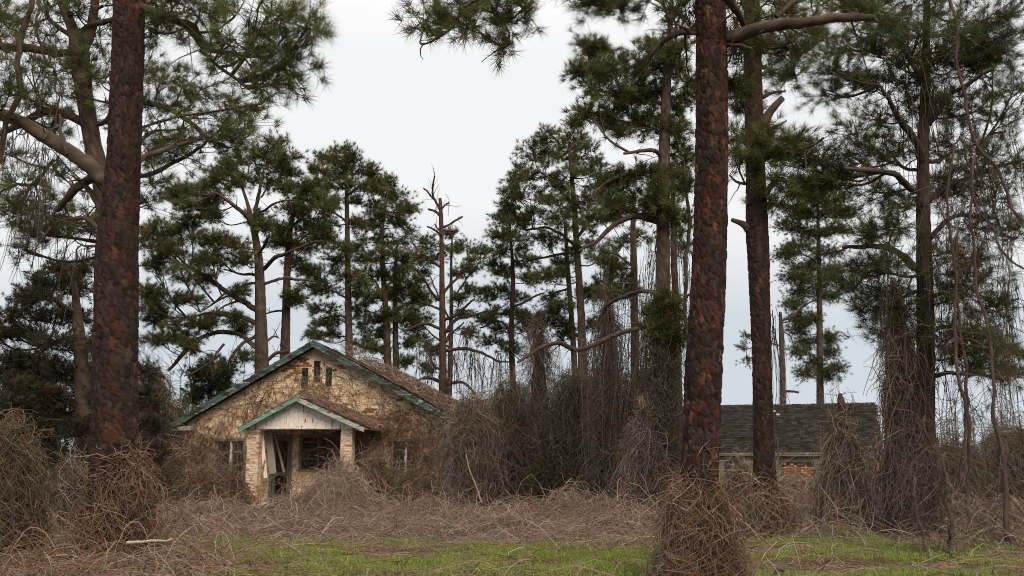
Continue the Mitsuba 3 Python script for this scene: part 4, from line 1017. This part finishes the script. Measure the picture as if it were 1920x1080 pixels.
def loops(m, c, R, H, rng, n, cols, r=(0.004, 0.009), p=0.8, K=6, ell=0.85, size=0.5):
    """Wiry arcs standing off a mound's surface."""
    h0 = rng.random(n) * H
    az = around(rng, n, c)
    rr = R * np.clip(1 - h0 / (H * 1.02), 0, 1) ** p * rng.uniform(0.75, 1.0, n)
    st = np.stack([c[0] + rr * np.cos(az), c[1] + ell * rr * np.sin(az), c[2] + h0], -1)
    nrm = np.stack([np.cos(az), np.sin(az), 0.55 + 0 * az], -1)
    d = unit(np.cross(nrm, rng.normal(size=(n, 3))))
    t = np.linspace(0, 1, K)[None, :, None]
    ln = rng.uniform(0.3, 1.0, (n, 1, 1)) * size
    pts = st[:, None] + d[:, None] * t * ln * 1.4 + unit(nrm)[:, None] * np.sin(np.pi * t) * ln * rng.uniform(0.1, 0.55, (n, 1, 1)) + walk_noise(rng, n, K, 0.06) + np.array([0, 0, -0.25]) * t ** 2 * ln
    m.tubes(pts, rng.uniform(*r, n)[:, None] * np.linspace(1.1, 0.7, K)[None], tones(rng, n, cols, 0.22, 0.07), 3)


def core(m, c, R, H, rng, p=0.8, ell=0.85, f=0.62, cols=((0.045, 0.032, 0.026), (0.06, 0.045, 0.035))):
    """Lumpy solid added inside a mound, dark brown in place of the shadow between strands."""
    nr, nt = 24, 40
    hh = np.linspace(0, 0.93, nr)[:, None] * H
    a = np.arange(nt)[None] * 2 * np.pi / nt
    lump = meshkit.fbm(np.stack(np.broadcast_arrays(np.cos(a) * 2.5 + c[0], np.sin(a) * 2.5 + c[1], hh * 2.4), -1), 4)
    rr = f * R * np.clip(1 - hh / (H * 1.02), 0, 1) ** p * (0.55 + 0.9 * lump)
    v = np.stack([c[0] + rr * np.cos(a), c[1] + ell * rr * np.sin(a), c[2] + hh + 0 * a], -1)
    Rr, C = np.arange(nr - 1)[:, None] * nt, np.arange(nt)[None]
    q = np.stack([Rr + C, Rr + (C + 1) % nt, Rr + nt + (C + 1) % nt, Rr + nt + C], -1).reshape(-1, 4)
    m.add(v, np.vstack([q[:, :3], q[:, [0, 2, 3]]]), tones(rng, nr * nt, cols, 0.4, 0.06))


def mound(name, label, px, base, halfw, top, Y, n, cols, seed, p=0.8, r=(0.004, 0.008), nl=None, cat='vines', length=(0.5, 1.4), ell=0.85, heart=0.62, out=0.06, size=0.5, wig_=0.055):
    rng = np.random.default_rng(seed)
    K = thing(name, label, cat)
    c = P(px, base, Y)
    c[2] = float(gz(c[0], Y)) - 0.05
    H = P(px, top, Y)[2] - c[2]
    R = halfw * mpp(base, Y)
    m = Mesh()
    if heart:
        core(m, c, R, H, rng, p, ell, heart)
        put(K + '__shade_core', m, 'matte')  # added opaque core, its dark colour paints the deep shade inside the vines
    m = Mesh()
    n = int(n * (0.54 if Y < 28 else 0.42))
    r = (r[0] * 0.82, r[1] * 0.82)
    drape(m, c, R, H, rng, n, cols, r, p, length=length, ell=ell, out=out, wig_=wig_)
    loops(m, c, R, H, rng, nl if nl is not None else n // 3, cols, r, p, ell=ell, size=size)
    put(K + '__strands', m, 'matte')
    return K


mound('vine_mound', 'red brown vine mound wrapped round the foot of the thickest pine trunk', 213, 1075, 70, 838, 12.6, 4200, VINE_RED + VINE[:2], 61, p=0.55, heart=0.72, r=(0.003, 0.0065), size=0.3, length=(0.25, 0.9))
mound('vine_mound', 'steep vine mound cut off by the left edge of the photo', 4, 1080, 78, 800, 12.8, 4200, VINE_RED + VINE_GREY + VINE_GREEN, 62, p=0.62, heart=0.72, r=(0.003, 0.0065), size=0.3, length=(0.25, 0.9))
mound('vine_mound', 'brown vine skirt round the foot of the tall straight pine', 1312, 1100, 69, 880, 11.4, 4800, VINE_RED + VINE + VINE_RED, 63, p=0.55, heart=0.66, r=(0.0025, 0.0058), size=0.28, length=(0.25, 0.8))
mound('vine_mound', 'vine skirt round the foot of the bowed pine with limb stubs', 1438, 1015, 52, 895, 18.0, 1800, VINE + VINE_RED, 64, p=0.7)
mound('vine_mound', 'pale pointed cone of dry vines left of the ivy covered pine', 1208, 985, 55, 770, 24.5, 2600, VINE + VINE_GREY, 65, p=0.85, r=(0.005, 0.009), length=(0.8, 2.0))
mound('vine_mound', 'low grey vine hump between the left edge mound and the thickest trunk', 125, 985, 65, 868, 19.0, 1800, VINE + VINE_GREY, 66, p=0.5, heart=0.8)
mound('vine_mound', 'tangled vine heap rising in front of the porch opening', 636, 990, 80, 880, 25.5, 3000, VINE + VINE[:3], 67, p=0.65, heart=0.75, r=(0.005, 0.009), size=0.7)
K = thing('stump_snag', 'broken snag tip poking out of a steep vine cone before the outbuilding', 'stump')
rng = np.random.default_rng(70)
q = px_path([(1592, 1005, 34), (1588, 900, 26), (1584, 800, 20), (1579, 762, 15), (1575, 738, 6)], 18.5)
m = Mesh()
rough_tube(m, spline(q, 24), rng, 9, [(0.085, 0.06, 0.055), (0.06, 0.045, 0.042)], 0.25)
put(K + '__trunk', m, 'bark', smooth=True)
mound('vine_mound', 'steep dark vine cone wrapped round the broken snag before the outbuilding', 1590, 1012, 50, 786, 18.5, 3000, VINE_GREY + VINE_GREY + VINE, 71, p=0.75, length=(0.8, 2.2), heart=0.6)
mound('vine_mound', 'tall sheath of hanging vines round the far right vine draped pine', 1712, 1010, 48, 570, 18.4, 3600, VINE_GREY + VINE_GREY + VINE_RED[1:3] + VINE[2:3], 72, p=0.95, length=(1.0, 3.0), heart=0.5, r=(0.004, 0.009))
LEAFY = [(0.038, 0.052, 0.027), (0.048, 0.062, 0.032), (0.058, 0.060, 0.036), (0.034, 0.044, 0.027)]
THICK = [  # px, foot row, half width, top row, distance, strands
    ('vine_thicket', 'vine smothered shrub at the right front corner of the brick house', 880, 962, 62, 745, 29.5, 2600, VINE_GREY + VINE, 81, 0.45),
    ('vine_thicket', 'wide grey brown thicket of vines right of the brick house, greenish top', 955, 962, 66, 715, 31.0, 2800, VINE_GREY + VINE_GREEN, 82, 0.45),
    ('vine_thicket', 'vine clad spire rising from the thicket, left of the two trunked pine', 1012, 962, 50, 598, 33.0, 2600, VINE_GREY + VINE_GREY + VINE_RED[:1], 83, 0.8),
    ('vine_thicket', 'dense vine thicket below the two trunked pine, green at its top', 1072, 962, 66, 705, 31.5, 2800, VINE_GREY + VINE_GREEN, 84, 0.4),
    ('vine_thicket', 'tall curtain of dark vines hanging left of the slim draped trunk', 1145, 962, 52, 570, 30.0, 3200, VINE_GREY, 85, 0.85),
    ('vine_thicket', 'square topped vine mass behind the pale cone, beside the ivy covered pine', 1215, 962, 46, 712, 30.5, 1800, VINE_GREY, 86, 0.25),
    ('vine_thicket', 'grey brush wall far back between the house roof and the vine clad spire', 930, 950, 90, 735, 38.0, 2200, VINE_GREY + VINE_GREEN, 97, 0.3),
    ('vine_thicket', 'brush wall far back behind the two trunked pine', 1095, 950, 85, 690, 38.0, 2400, VINE_GREY + VINE_GREEN, 98, 0.35),
    ('vine_thicket', 'brush wall far back behind the slim draped trunk', 1200, 950, 80, 700, 37.0, 2400, VINE_GREY + VINE_GREEN, 99, 0.4),
    ('evergreen_shrub', 'dark green shrub mass behind the cedar at the left edge', 40, 950, 130, 655, 36.0, 2800, LEAFY, 76, 0.4),
    ('evergreen_shrub', 'dark green shrub directly behind the thickest pine trunk', 190, 950, 90, 605, 35.0, 2600, LEAFY, 77, 0.45),
    ('vine_thicket', 'dark brush standing behind the left end of the brick house', 318, 950, 48, 752, 39.0, 2200, VINE_GREY + VINE_GREEN, 79, 0.35),
    ('vine_sheath', 'dark vines clothing the trunk of the ivy covered pine', 1247, 962, 30, 560, 25.9, 2200, VINE_GREY + VINE_GREEN, 78, 0.3),
    ('vine_thicket', 'brown shrub tangle below the left front window of the house', 385, 958, 52, 892, 29.8, 1900, VINE_GREY + VINE_RED, 87, 0.5),
    ('vine_thicket', 'grey vine covered shrub left of the house, behind the thickest trunk', 272, 950, 44, 690, 33.5, 2400, VINE_GREY, 88, 0.42),
    ('vine_thicket', 'low dark brush heap directly left of the left porch column', 428, 962, 38, 893, 29.5, 1300, VINE_GREY + VINE_RED, 89, 0.5),
    ('vine_thicket', 'shaggy vine heap below the right front window of the house', 772, 962, 58, 896, 29.5, 2200, VINE_GREY + VINE_GREEN + VINE_RED, 90, 0.5),
    ('vine_thicket', 'vine brush beside the right porch column, below the porch eave', 700, 962, 38, 866, 29.8, 1800, VINE_GREY + VINE_RED, 91, 0.45),
    ('vine_thicket', 'vine brush in front of the outbuilding window', 1392, 945, 36, 870, 34.0, 1000, VINE_GREY + VINE, 92, 0.5),
    ('vine_thicket', 'brush bank below the bare orange bricks of the outbuilding', 1490, 945, 70, 903, 34.0, 1300, VINE_GREY + VINE_RED, 93, 0.5),
    ('vine_thicket', 'pinkish brown brush beside the right end of the outbuilding', 1660, 950, 55, 845, 30.0, 1800, VINE, 94, 0.4),
    ('vine_thicket', 'dim brush heap right of the far right vine draped pine', 1800, 965, 70, 830, 26.0, 2000, VINE_GREY + VINE_GREEN, 95, 0.4),
    ('vine_thicket', 'tall dim brush cut off by the right edge of the photo', 1905, 965, 70, 800, 27.0, 2200, VINE_GREY + VINE_GREEN, 96, 0.4),
]
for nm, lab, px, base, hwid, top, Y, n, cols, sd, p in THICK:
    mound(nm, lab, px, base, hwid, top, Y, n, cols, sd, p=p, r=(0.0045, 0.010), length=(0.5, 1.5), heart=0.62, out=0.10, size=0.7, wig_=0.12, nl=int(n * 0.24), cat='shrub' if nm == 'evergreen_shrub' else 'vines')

# vines climbing on the house front and over its roofs
rng = np.random.default_rng(101)


def on_plane(m, fn, n, accept, rng, K, length, cols, r, down=0.6, lift=(0.01, 0.08)):
    """Strands wandering over a plane: fn(s, t, lift) -> world; accept(s, t) gives the chance that one starts there."""
    s, t = fn[1](rng, n)
    ok = rng.random(n) < accept(s, t)
    s, t = s[ok], t[ok]
    N = len(s)
    ang = rng.uniform(0, 2 * np.pi, N)
    ang = np.where(rng.random(N) < down, -np.pi / 2 + rng.normal(0, 0.5, N), ang)
    a = ang[:, None] + np.cumsum(rng.normal(0, 0.38, (N, K)), 1)
    ln = rng.uniform(*length, N)[:, None] / (K - 1)
    S = s[:, None] + np.cumsum(np.cos(a) * ln, 1)
    Q = t[:, None] + np.cumsum(np.sin(a) * ln, 1)
    lf = rng.uniform(*lift, N)[:, None] * (0.4 + np.abs(np.sin(np.linspace(0, 3.0, K)[None] + rng.uniform(0, 3, (N, 1)))))
    pts = fn[0](S, Q, lf)
    m.tubes(pts, rng.uniform(*r, N)[:, None] * np.linspace(1, 0.7, K)[None], tones(rng, N, cols, 0.32, 0.08), 3)


def wall_map(S, Q, lf):
    Q = np.clip(Q, 0.05, None)
    Q = np.minimum(Q, roof_w(S, 0.2))
    return HF(np.stack([S, -lf - 0.012, Q], -1))


def wall_pick(rng, n):
    return rng.uniform(wL, wR, n), rng.uniform(0.2, wP, n)


BLOBS = [(h(a, b_, 0), rx / 55.0, ry / 55.0, k) for a, b_, rx, ry, k in ((470, 745, 60, 40, 0.9), (540, 700, 40, 40, 0.7), (600, 665, 25, 25, 0.6), (600, 720, 50, 30, 0.8), (650, 745, 60, 35, 1.0), (700, 775, 70, 35, 1.0), (760, 790, 60, 40, 0.9), (820, 800, 50, 40, 1.0), (360, 830, 30, 60, 0.7), (420, 800, 60, 30, 0.8), (700, 850, 60, 60, 1.0), (800, 860, 70, 60, 1.0), (380, 880, 60, 40, 1.0), (390, 765, 40, 25, .6), (345, 800, 20, 20, .6))]


def wall_accept(s, t):
    p = 0.10 + 0.0 * s
    for (bu, bw_), rx, ry, k in BLOBS:
        p = np.maximum(p, k * np.exp(-(((s - bu) / rx) ** 2 + ((t - bw_) / ry) ** 2) ** 1.5))
    n = meshkit.fbm(np.stack([s * 1.6, t * 1.6, 0 * s], -1) + 3, 3)
    p = p * np.clip(0.35 + 3.0 * (n - 0.34), 0.05, 1.3)
    for a, b_, c_, d in (win_l, win_r):
        p = np.where((s > a - 0.1) & (s < b_ + 0.1) & (t > c_ - 0.1) & (t < d + 0.25), p * 0.10, p)
    return np.where(t < roof_w(s, 0.3), p, 0)


m = Mesh()
on_plane(m, (wall_map, wall_pick), 9500, wall_accept, rng, 7, (0.5, 1.8), [(0.23, 0.130, 0.090), (0.19, 0.105, 0.075), (0.16, 0.10, 0.076), (0.26, 0.165, 0.115)] + VINE_GREY[:2], (0.0035, 0.008))
on_plane(m, (wall_map, wall_pick), 7000, lambda s, t: wall_accept(s, t) * np.clip((3.6 - t) / 1.6, 0, 1), rng, 6, (0.5, 1.4), VINE_RED + VINE_GREY + VINE, (0.005, 0.009), lift=(0.1, 0.55))
K = thing('climbing_vine', 'dead reddish vines climbing over the cream gable front of the brick house', 'vines', kind='stuff')
put(K, m, 'matte')


def roof_map(a, b, v0):
    a, b = np.array(a), np.array(b)
    L = np.linalg.norm(b - a)
    d = (b - a) / L
    nr = np.array([-d[1], d[0]]) * (1 if d[0] > 0 else -1)

    def f(S, Q, lf):
        q = a + d * np.clip(Q, -0.3, L)[..., None] + nr * (lf + 0.03)[..., None]
        return HF(np.stack([q[..., 0], np.maximum(S, v0 - 0.1), q[..., 1]], -1))
    return f, L


m = Mesh()
f, L = roof_map((uR, wE), (uP, wP), ov)
on_plane(m, (f, lambda g, n: (g.uniform(ov, 12, n), g.uniform(-0.2, L, n))), 5000, lambda s, t: np.clip(1.25 - t / L * 1.25, 0.03, 1) * 1.0, rng, 5, (0.4, 1.5), VINE_RED + VINE + VINE_GREY, (0.005, 0.009), down=0.4, lift=(0.02, 0.35))
K = thing('roof_vine', 'brown dead vines spilling over the right slope of the main house roof', 'vines', kind='stuff')
put(K, m, 'matte')
m = Mesh()
f, L = roof_map((pr_, pwr), (pa, pwA), PV - 0.35)
on_plane(m, (f, lambda g, n: (g.uniform(PV - 0.35, -0.05, n), g.uniform(-0.3, L, n))), 2600, lambda s, t: 0.35 + 0.65 * (s > -1.2), rng, 8, (0.3, 1.0), VINE_RED + VINE, (0.004, 0.008), down=0.4, lift=(0.01, 0.16))
K = thing('roof_vine', 'red brown dead vines piled on the right slope of the small porch roof', 'vines', kind='stuff')
put(K, m, 'matte')
m = Mesh()
f, L = roof_map((uL, wE), (uP, wP), ov)
on_plane(m, (f, lambda g, n: (g.uniform(ov, 5, n), g.uniform(-0.2, L, n))), 900, lambda s, t: np.clip(1.0 - t / L * 1.3, 0.03, 1), rng, 8, (0.4, 1.2), VINE_GREY, (0.004, 0.008), down=0.4, lift=(0.01, 0.10))
K = thing('roof_vine', 'sparse grey vines on the left slope of the main house roof', 'vines', kind='stuff')
put(K, m, 'matte')

# curtains of hanging vines
CURT = [('hanging_vines', 'curtain of thin vines hanging between the ivy covered pine and its slim neighbour', [(1110, 450, 1250, 640, 28.0, 130), (1195, 420, 1300, 520, 27.5, 100), (1150, 600, 1240, 700, 27.0, 70), (1020, 632, 1240, 652, 25.8, 80)], 111, (0.8, 4.0)),
        ('hanging_vines', 'thin vines hanging from the limbs of the far right vine draped pine', [(1650, 420, 1760, 640, 18.2, 110), (1755, 120, 1900, 420, 17.6, 60), (1760, 430, 1915, 700, 18.0, 90), (1660, 60, 1760, 260, 18.0, 40)], 112, (0.4, 2.4)),
        ('hanging_vines', 'wispy vines hanging from the low limbs of the dead snag', [(780, 615, 830, 700, 45.5, 60), (838, 600, 900, 660, 45.5, 40), (850, 655, 960, 690, 45.0, 120)], 113, (0.6, 2.2)),
        ('hanging_vines', 'wispy vines hanging below pine limbs in the upper left corner', [(0, 240, 120, 420, 18.5, 90), (0, 0, 120, 200, 18.0, 60), (115, 440, 180, 480, 18.5, 14)], 114, (0.4, 1.6)),
        ('hanging_vines', 'vines hanging beside the bowed pine above the outbuilding roof', [(1446, 560, 1456, 640, 18.3, 16)], 115, (1.0, 2.2))]
for nm, lab, regs, sd, ln in CURT:
    rng = np.random.default_rng(sd)
    K = thing(nm, lab, 'vines', kind='stuff')
    m = Mesh()
    for x0, y0, x1, y1, Y, n in regs:
        Kp = 9
        xs = rng.uniform(x0, x1, 12)[rng.integers(0, 12, n)] + rng.normal(0, 5, n)
        st = np.array([P(a, b_, Y + g) for a, b_, g in zip(xs, rng.uniform(y0, y1, n), rng.normal(0, 0.5, n))])
        t = np.linspace(0, 1, Kp)[None, :, None]
        L = rng.uniform(*ln, (n, 1, 1))
        pts = st[:, None] + np.array([0, 0, -1.0]) * t * L + walk_noise(rng, n, Kp, 0.07, 0.75)
        pts[..., 2] = np.maximum(pts[..., 2], 0.05)
        m.tubes(pts, rng.uniform(0.004, 0.009, n)[:, None] * np.linspace(1.2, 0.6, Kp)[None] * max(1, Y / 26), tones(rng, n, [(0.075, 0.058, 0.050), (0.055, 0.043, 0.038), (0.10, 0.078, 0.066)], 0.25), 3)
    put(K, m, 'matte')

ROPES = [('woody_vine', 'thick dark vine hanging down the upper left corner of the photo', 13.0, [(62, -40, 13), (58, 20, 14), (46, 80, 14), (32, 150, 15), (16, 215, 14), (8, 270, 11), (2, 330, 10), (-4, 400, 9)], 0),
         ('woody_vine', 'thin dark vine beside the thick one, hanging to the upper left limb', 13.4, [(58, -30, 7), (66, 30, 7), (74, 80, 6), (70, 130, 6), (56, 180, 5), (48, 205, 4)], 0),
         ('woody_vine', 'thick rope vine slanting down to the right edge, in the upper right', 17.0, [(1768, -30, 8), (1776, 80, 8), (1792, 180, 8), (1808, 270, 8), (1846, 340, 7), (1876, 410, 7), (1925, 455, 6)], 110),
         ('woody_vine', 'rope vine below the thick one, slanting down to the right edge', 17.2, [(1800, 260, 6), (1820, 380, 6), (1853, 450, 6), (1880, 515, 5), (1930, 560, 5)], 70),
         ('woody_vine', 'straight dark stem rising from the grass at the far right', 15.5, [(1886, 1062, 18), (1878, 940, 15), (1870, 830, 11), (1854, 720, 9), (1848, 600, 8), (1836, 480, 7), (1833, 330, 6)], 200),
         ('woody_vine', 'thin bare stem left of the straight dark one at the far right', 16.5, [(1822, 1045, 10), (1820, 920, 10), (1816, 760, 9), (1818, 600, 8), (1812, 430, 7), (1806, 300, 6)], 120),
         ('woody_vine', 'slightly slanted bare stem crossing the pale sky gap right of the vine draped pine', 17.5, [(1800, 900, 8), (1792, 780, 8), (1782, 660, 7), (1775, 560, 6), (1770, 460, 5)], 100),
         ('woody_vine', 'gnarled upright stem in the grass right of the vine sheath', 14.6, [(1728, 1070, 11), (1725, 990, 9), (1728, 900, 8), (1724, 820, 7)], 120),
         ('woody_vine', 'short crooked stem in the grass between the gnarled and the straight one', 14.8, [(1760, 1070, 10), (1757, 1000, 9), (1764, 930, 8), (1770, 850, 6)], 100),
         ('woody_vine', 'curved forked stem low in the grass at the bottom right', 14.2, [(1832, 1078, 9), (1822, 1045, 8), (1806, 1035, 7), (1798, 1005, 6), (1803, 960, 5)], 40),
         ('woody_vine', 'leaning thin trunk like vine between ivy covered and tall straight pine', 27.0, [(1284, 640, 9), (1289, 540, 10), (1298, 440, 10), (1302, 360, 8), (1306, 300, 6)], 40),
         ('pale_branch', 'pale bare branch leaning at the right corner of the brick house', 28.6, [(903, 942, 3.5), (893, 912, 3), (882, 880, 2.5), (876, 850, 2)], 0),
         ('pale_branch', 'pale yellowish stick lying on the ground right of the thickest trunk', 11.75, [(238, 1018, 7), (262, 1016, 6), (288, 1012, 5), (306, 1014, 4), (322, 1010, 3)], 0),
         ('pale_branch', 'bent grey stick poking up from the grass at the bottom right', 11.3, [(1445, 1085, 7), (1458, 1068, 7), (1468, 1070, 5)], 0),
         ('pale_branch', 'straight dark stick slanting out of the grass, bottom right of the tall pine', 11.9, [(1528, 1085, 6), (1542, 1064, 6), (1552, 1053, 6)], 0)]
for j, (nm, lab, Y, path, fr) in enumerate(ROPES):
    rng = np.random.default_rng(200 + j)
    pale = nm == 'pale_branch'
    K = thing(nm, lab, 'branch' if pale else 'vine')
    s = spline(px_path(path, Y), 40)
    s[:, 3] *= 1.0 if pale else 0.72
    s[:, :3] += walk_noise(rng, 1, 40, 0.035 if not pale else 0.002)[0]
    m = Mesh()
    rough_tube(m, s, rng, 7, [(0.32, 0.28, 0.19)] if pale and j != 13 and j != 14 else [(0.06, 0.045, 0.04), (0.075, 0.055, 0.05)], 0.22)
    put(K + '__stem', m, 'bark', smooth=True)
    if fr:
        st = s[rng.integers(1, 39, fr), :3]
        Kp = 7
        t = np.linspace(0, 1, Kp)[None, :, None]
        d = unit(rng.normal(size=(fr, 3)) + np.array([0, 0, -0.7]))
        L = rng.uniform(0.15, 0.9, (fr, 1, 1))
        m = Mesh()
        m.tubes(st[:, None] + d[:, None] * t * L + walk_noise(rng, fr, Kp, 0.05) + np.array([0, 0, -0.2]) * t ** 2 * L, rng.uniform(0.0025, 0.005, fr)[:, None] * np.ones((1, Kp)), tones(rng, fr, [(0.075, 0.058, 0.050), (0.055, 0.043, 0.038), (0.10, 0.078, 0.066)], 0.25), 3)
        put(K + '__tendrils', m, 'matte')

# ------------------------------------------------------------------ ground cover
rng = np.random.default_rng(301)


def cover(m, n, xr, yr, rng, cols, r, length, arch, K=8, keep=None):
    x, y = rng.uniform(*xr, n), rng.uniform(*yr, n)
    ok = (np.abs(x) < y * 0.60 + 1.5)
    if keep is not None:
        ok &= rng.random(n) < keep(x, y)
    x, y = x[ok], y[ok]
    N = len(x)
    a = rng.uniform(0, 2 * np.pi, N)[:, None] + np.cumsum(rng.normal(0, 0.35, (N, K)), 1)
    ln = rng.uniform(*length, N)[:, None] / (K - 1)
    X = x[:, None] + np.cumsum(np.cos(a) * ln, 1)
    Y = y[:, None] + np.cumsum(np.sin(a) * ln, 1)
    hgt = rng.exponential(arch, N)[:, None] * np.sin(np.linspace(0.15, np.pi * 0.97, K))[None] + rng.normal(0, 0.012, (N, K))
    Z = gz(X, Y) + np.maximum(hgt, 0.0) + 0.012
    m.tubes(np.stack([X, Y, Z], -1), rng.uniform(*r, N)[:, None] * np.linspace(1, 0.7, K)[None], tones(rng, N, cols, 0.24, 0.06), 3)


def green(x, y):
    """How grassy the ground is."""
    p = np.stack([x * 0.55, y * 0.9, 0 * x], -1)
    n = meshkit.fbm(p + 11, 4)
    band = np.clip((17.0 - y + 0.10 * np.abs(x + 1)) / 1.2, 0, 1) * np.clip((y - 8) / 1, 0, 1)
    px = 960 + x / y * 1844
    side = np.clip((px - 330) / 130, 0.12, 1) + 0.8 * np.exp(-((px - 120) / 50) ** 2)
    return np.clip((n - 0.36) * 5, 0, 1) * band * np.clip(side, 0, 1)


m = Mesh()
cover(m, 14000, (-15, 16), (15.5, 30), rng, VINE, (0.004, 0.008), (0.5, 1.5), 0.10, K=5, keep=lambda x, y: np.where(y > 17.5, 1.0, 0.5) * (0.35 + 0.65 * (y < 27)))
cover(m, 9000, (-9, 10), (9.5, 17), rng, VINE + VINE_RED, (0.0025, 0.005), (0.4, 1.4), 0.06, K=7, keep=lambda x, y: np.clip(1.0 - 0.7 * green(x, y), 0.26, 1))
cover(m, 1800, (-7, -3.4), (10.5, 14.5), rng, VINE_RED + VINE, (0.0025, 0.006), (0.4, 1.4), 0.10)
for bx, by, w, hh_ in _b:
    if by > 15:
        n_ = int(44 * w + 30)
        loops(m, np.array([bx, by, 0.0]), w * 1.35, hh_ * 1.1 + 0.05, rng, n_, VINE, (0.004, 0.008), p=0.5, K=6, ell=0.9, size=0.5)
        drape(m, np.array([bx, by, 0.0]), w * 1.35, hh_ * 1.05 + 0.05, rng, n_, VINE, (0.004, 0.008), p=0.5, K=6, length=(0.3, 1.0))
K = thing('dead_vine_cover', 'pinkish brown tangle of dead vines covering the yard', 'vines', kind='stuff')
put(K, m, 'matte')

m = Mesh()
n = 700000
x, y = rng.uniform(-10.5, 10.5, n), 9.0 + 9.5 * rng.random(n)
g = green(x, y)
ok = (rng.random(n) < g * 0.95 + 0.01) & (np.abs(x) < y * 0.56 + 0.8)
x, y = x[ok], y[ok]
N = len(x)
z = gz(x, y)
hg = rng.uniform(0.04, 0.12, N) * (0.6 + 0.9 * meshkit.noise(np.stack([x * 2.2, y * 2.2, 0 * x], -1)))
a = rng.uniform(0, 2 * np.pi, N)
w = rng.uniform(0.004, 0.008, N)
base = np.stack([x, y, z - 0.005], -1)
sd = np.stack([np.cos(a) * w, np.sin(a) * w, 0 * a], -1)
tip = base + np.stack([rng.normal(0, 0.35, N) * hg, rng.normal(0, 0.35, N) * hg, hg], -1)
dry = rng.random(N) < 0.10 + 0.22 * (meshkit.fbm(np.stack([x * 1.7, y * 1.7, 0 * x + 9], -1), 3) > 0.55)
col = np.where(dry[:, None], tones(rng, N, [(0.22, 0.18, 0.09)], 0.2), tones(rng, N, [(0.150, 0.232, 0.044), (0.115, 0.185, 0.038), (0.185, 0.250, 0.054)], 0.25, 0.08))
v = np.stack([base - sd, base + sd, tip], 1).reshape(-1, 3)
m.add(v, np.arange(len(v)).reshape(-1, 3), np.repeat(col, 3, 0))
K = thing('grass', 'bright green grass strip along the bottom of the photo', 'grass', kind='stuff')
put(K, m, 'matte')

# ------------------------------------------------------------------ far woods, too far to count
rng = np.random.default_rng(401)
m = Mesh()
WOOD = [(0.105, 0.095, 0.085), (0.085, 0.078, 0.070), (0.075, 0.075, 0.055)]
for x0, x1, y0, y1, n, hmax in ((24, 52, 68, 95, 100, 8.0), (-60, -20, 60, 90, 60, 10.0), (-20, 24, 80, 100, 50, 3.6), (14, 30, 40, 60, 26, 4.0), (-32, -16, 40, 58, 40, 7.0)):
    for k in range(n):
        x, y, H = rng.uniform(x0, x1), rng.uniform(y0, y1), hmax * rng.uniform(0.5, 1.0)
        s = np.array([x, y, 0]) + walk_noise(rng, 1, 7, 0.10)[0] + np.linspace(0, 1, 7)[:, None] * np.array([0, 0, H])
        m.tubes(s[None], np.linspace(0.07, 0.015, 7)[None], tones(rng, 1, WOOD, 0.2), 4)
        nb = 18
        st = s[rng.integers(1, 7, nb)]
        d = unit(rng.normal(size=(nb, 3)) + np.array([0, 0, 0.5]))
        t = np.linspace(0, 1, 4)[None, :, None]
        L = rng.uniform(0.4, 1.6, (nb, 1, 1)) * H / 7
        m.tubes(st[:, None] + d[:, None] * t * L + walk_noise(rng, nb, 4, 0.12), np.linspace(0.024, 0.012, 4)[None] * np.ones((nb, 1)), tones(rng, nb, WOOD, 0.25), 3)
K = thing('distant_woods', 'grey bare woods far behind the pines', 'woods', kind='stuff')
put(K, m, 'matte')
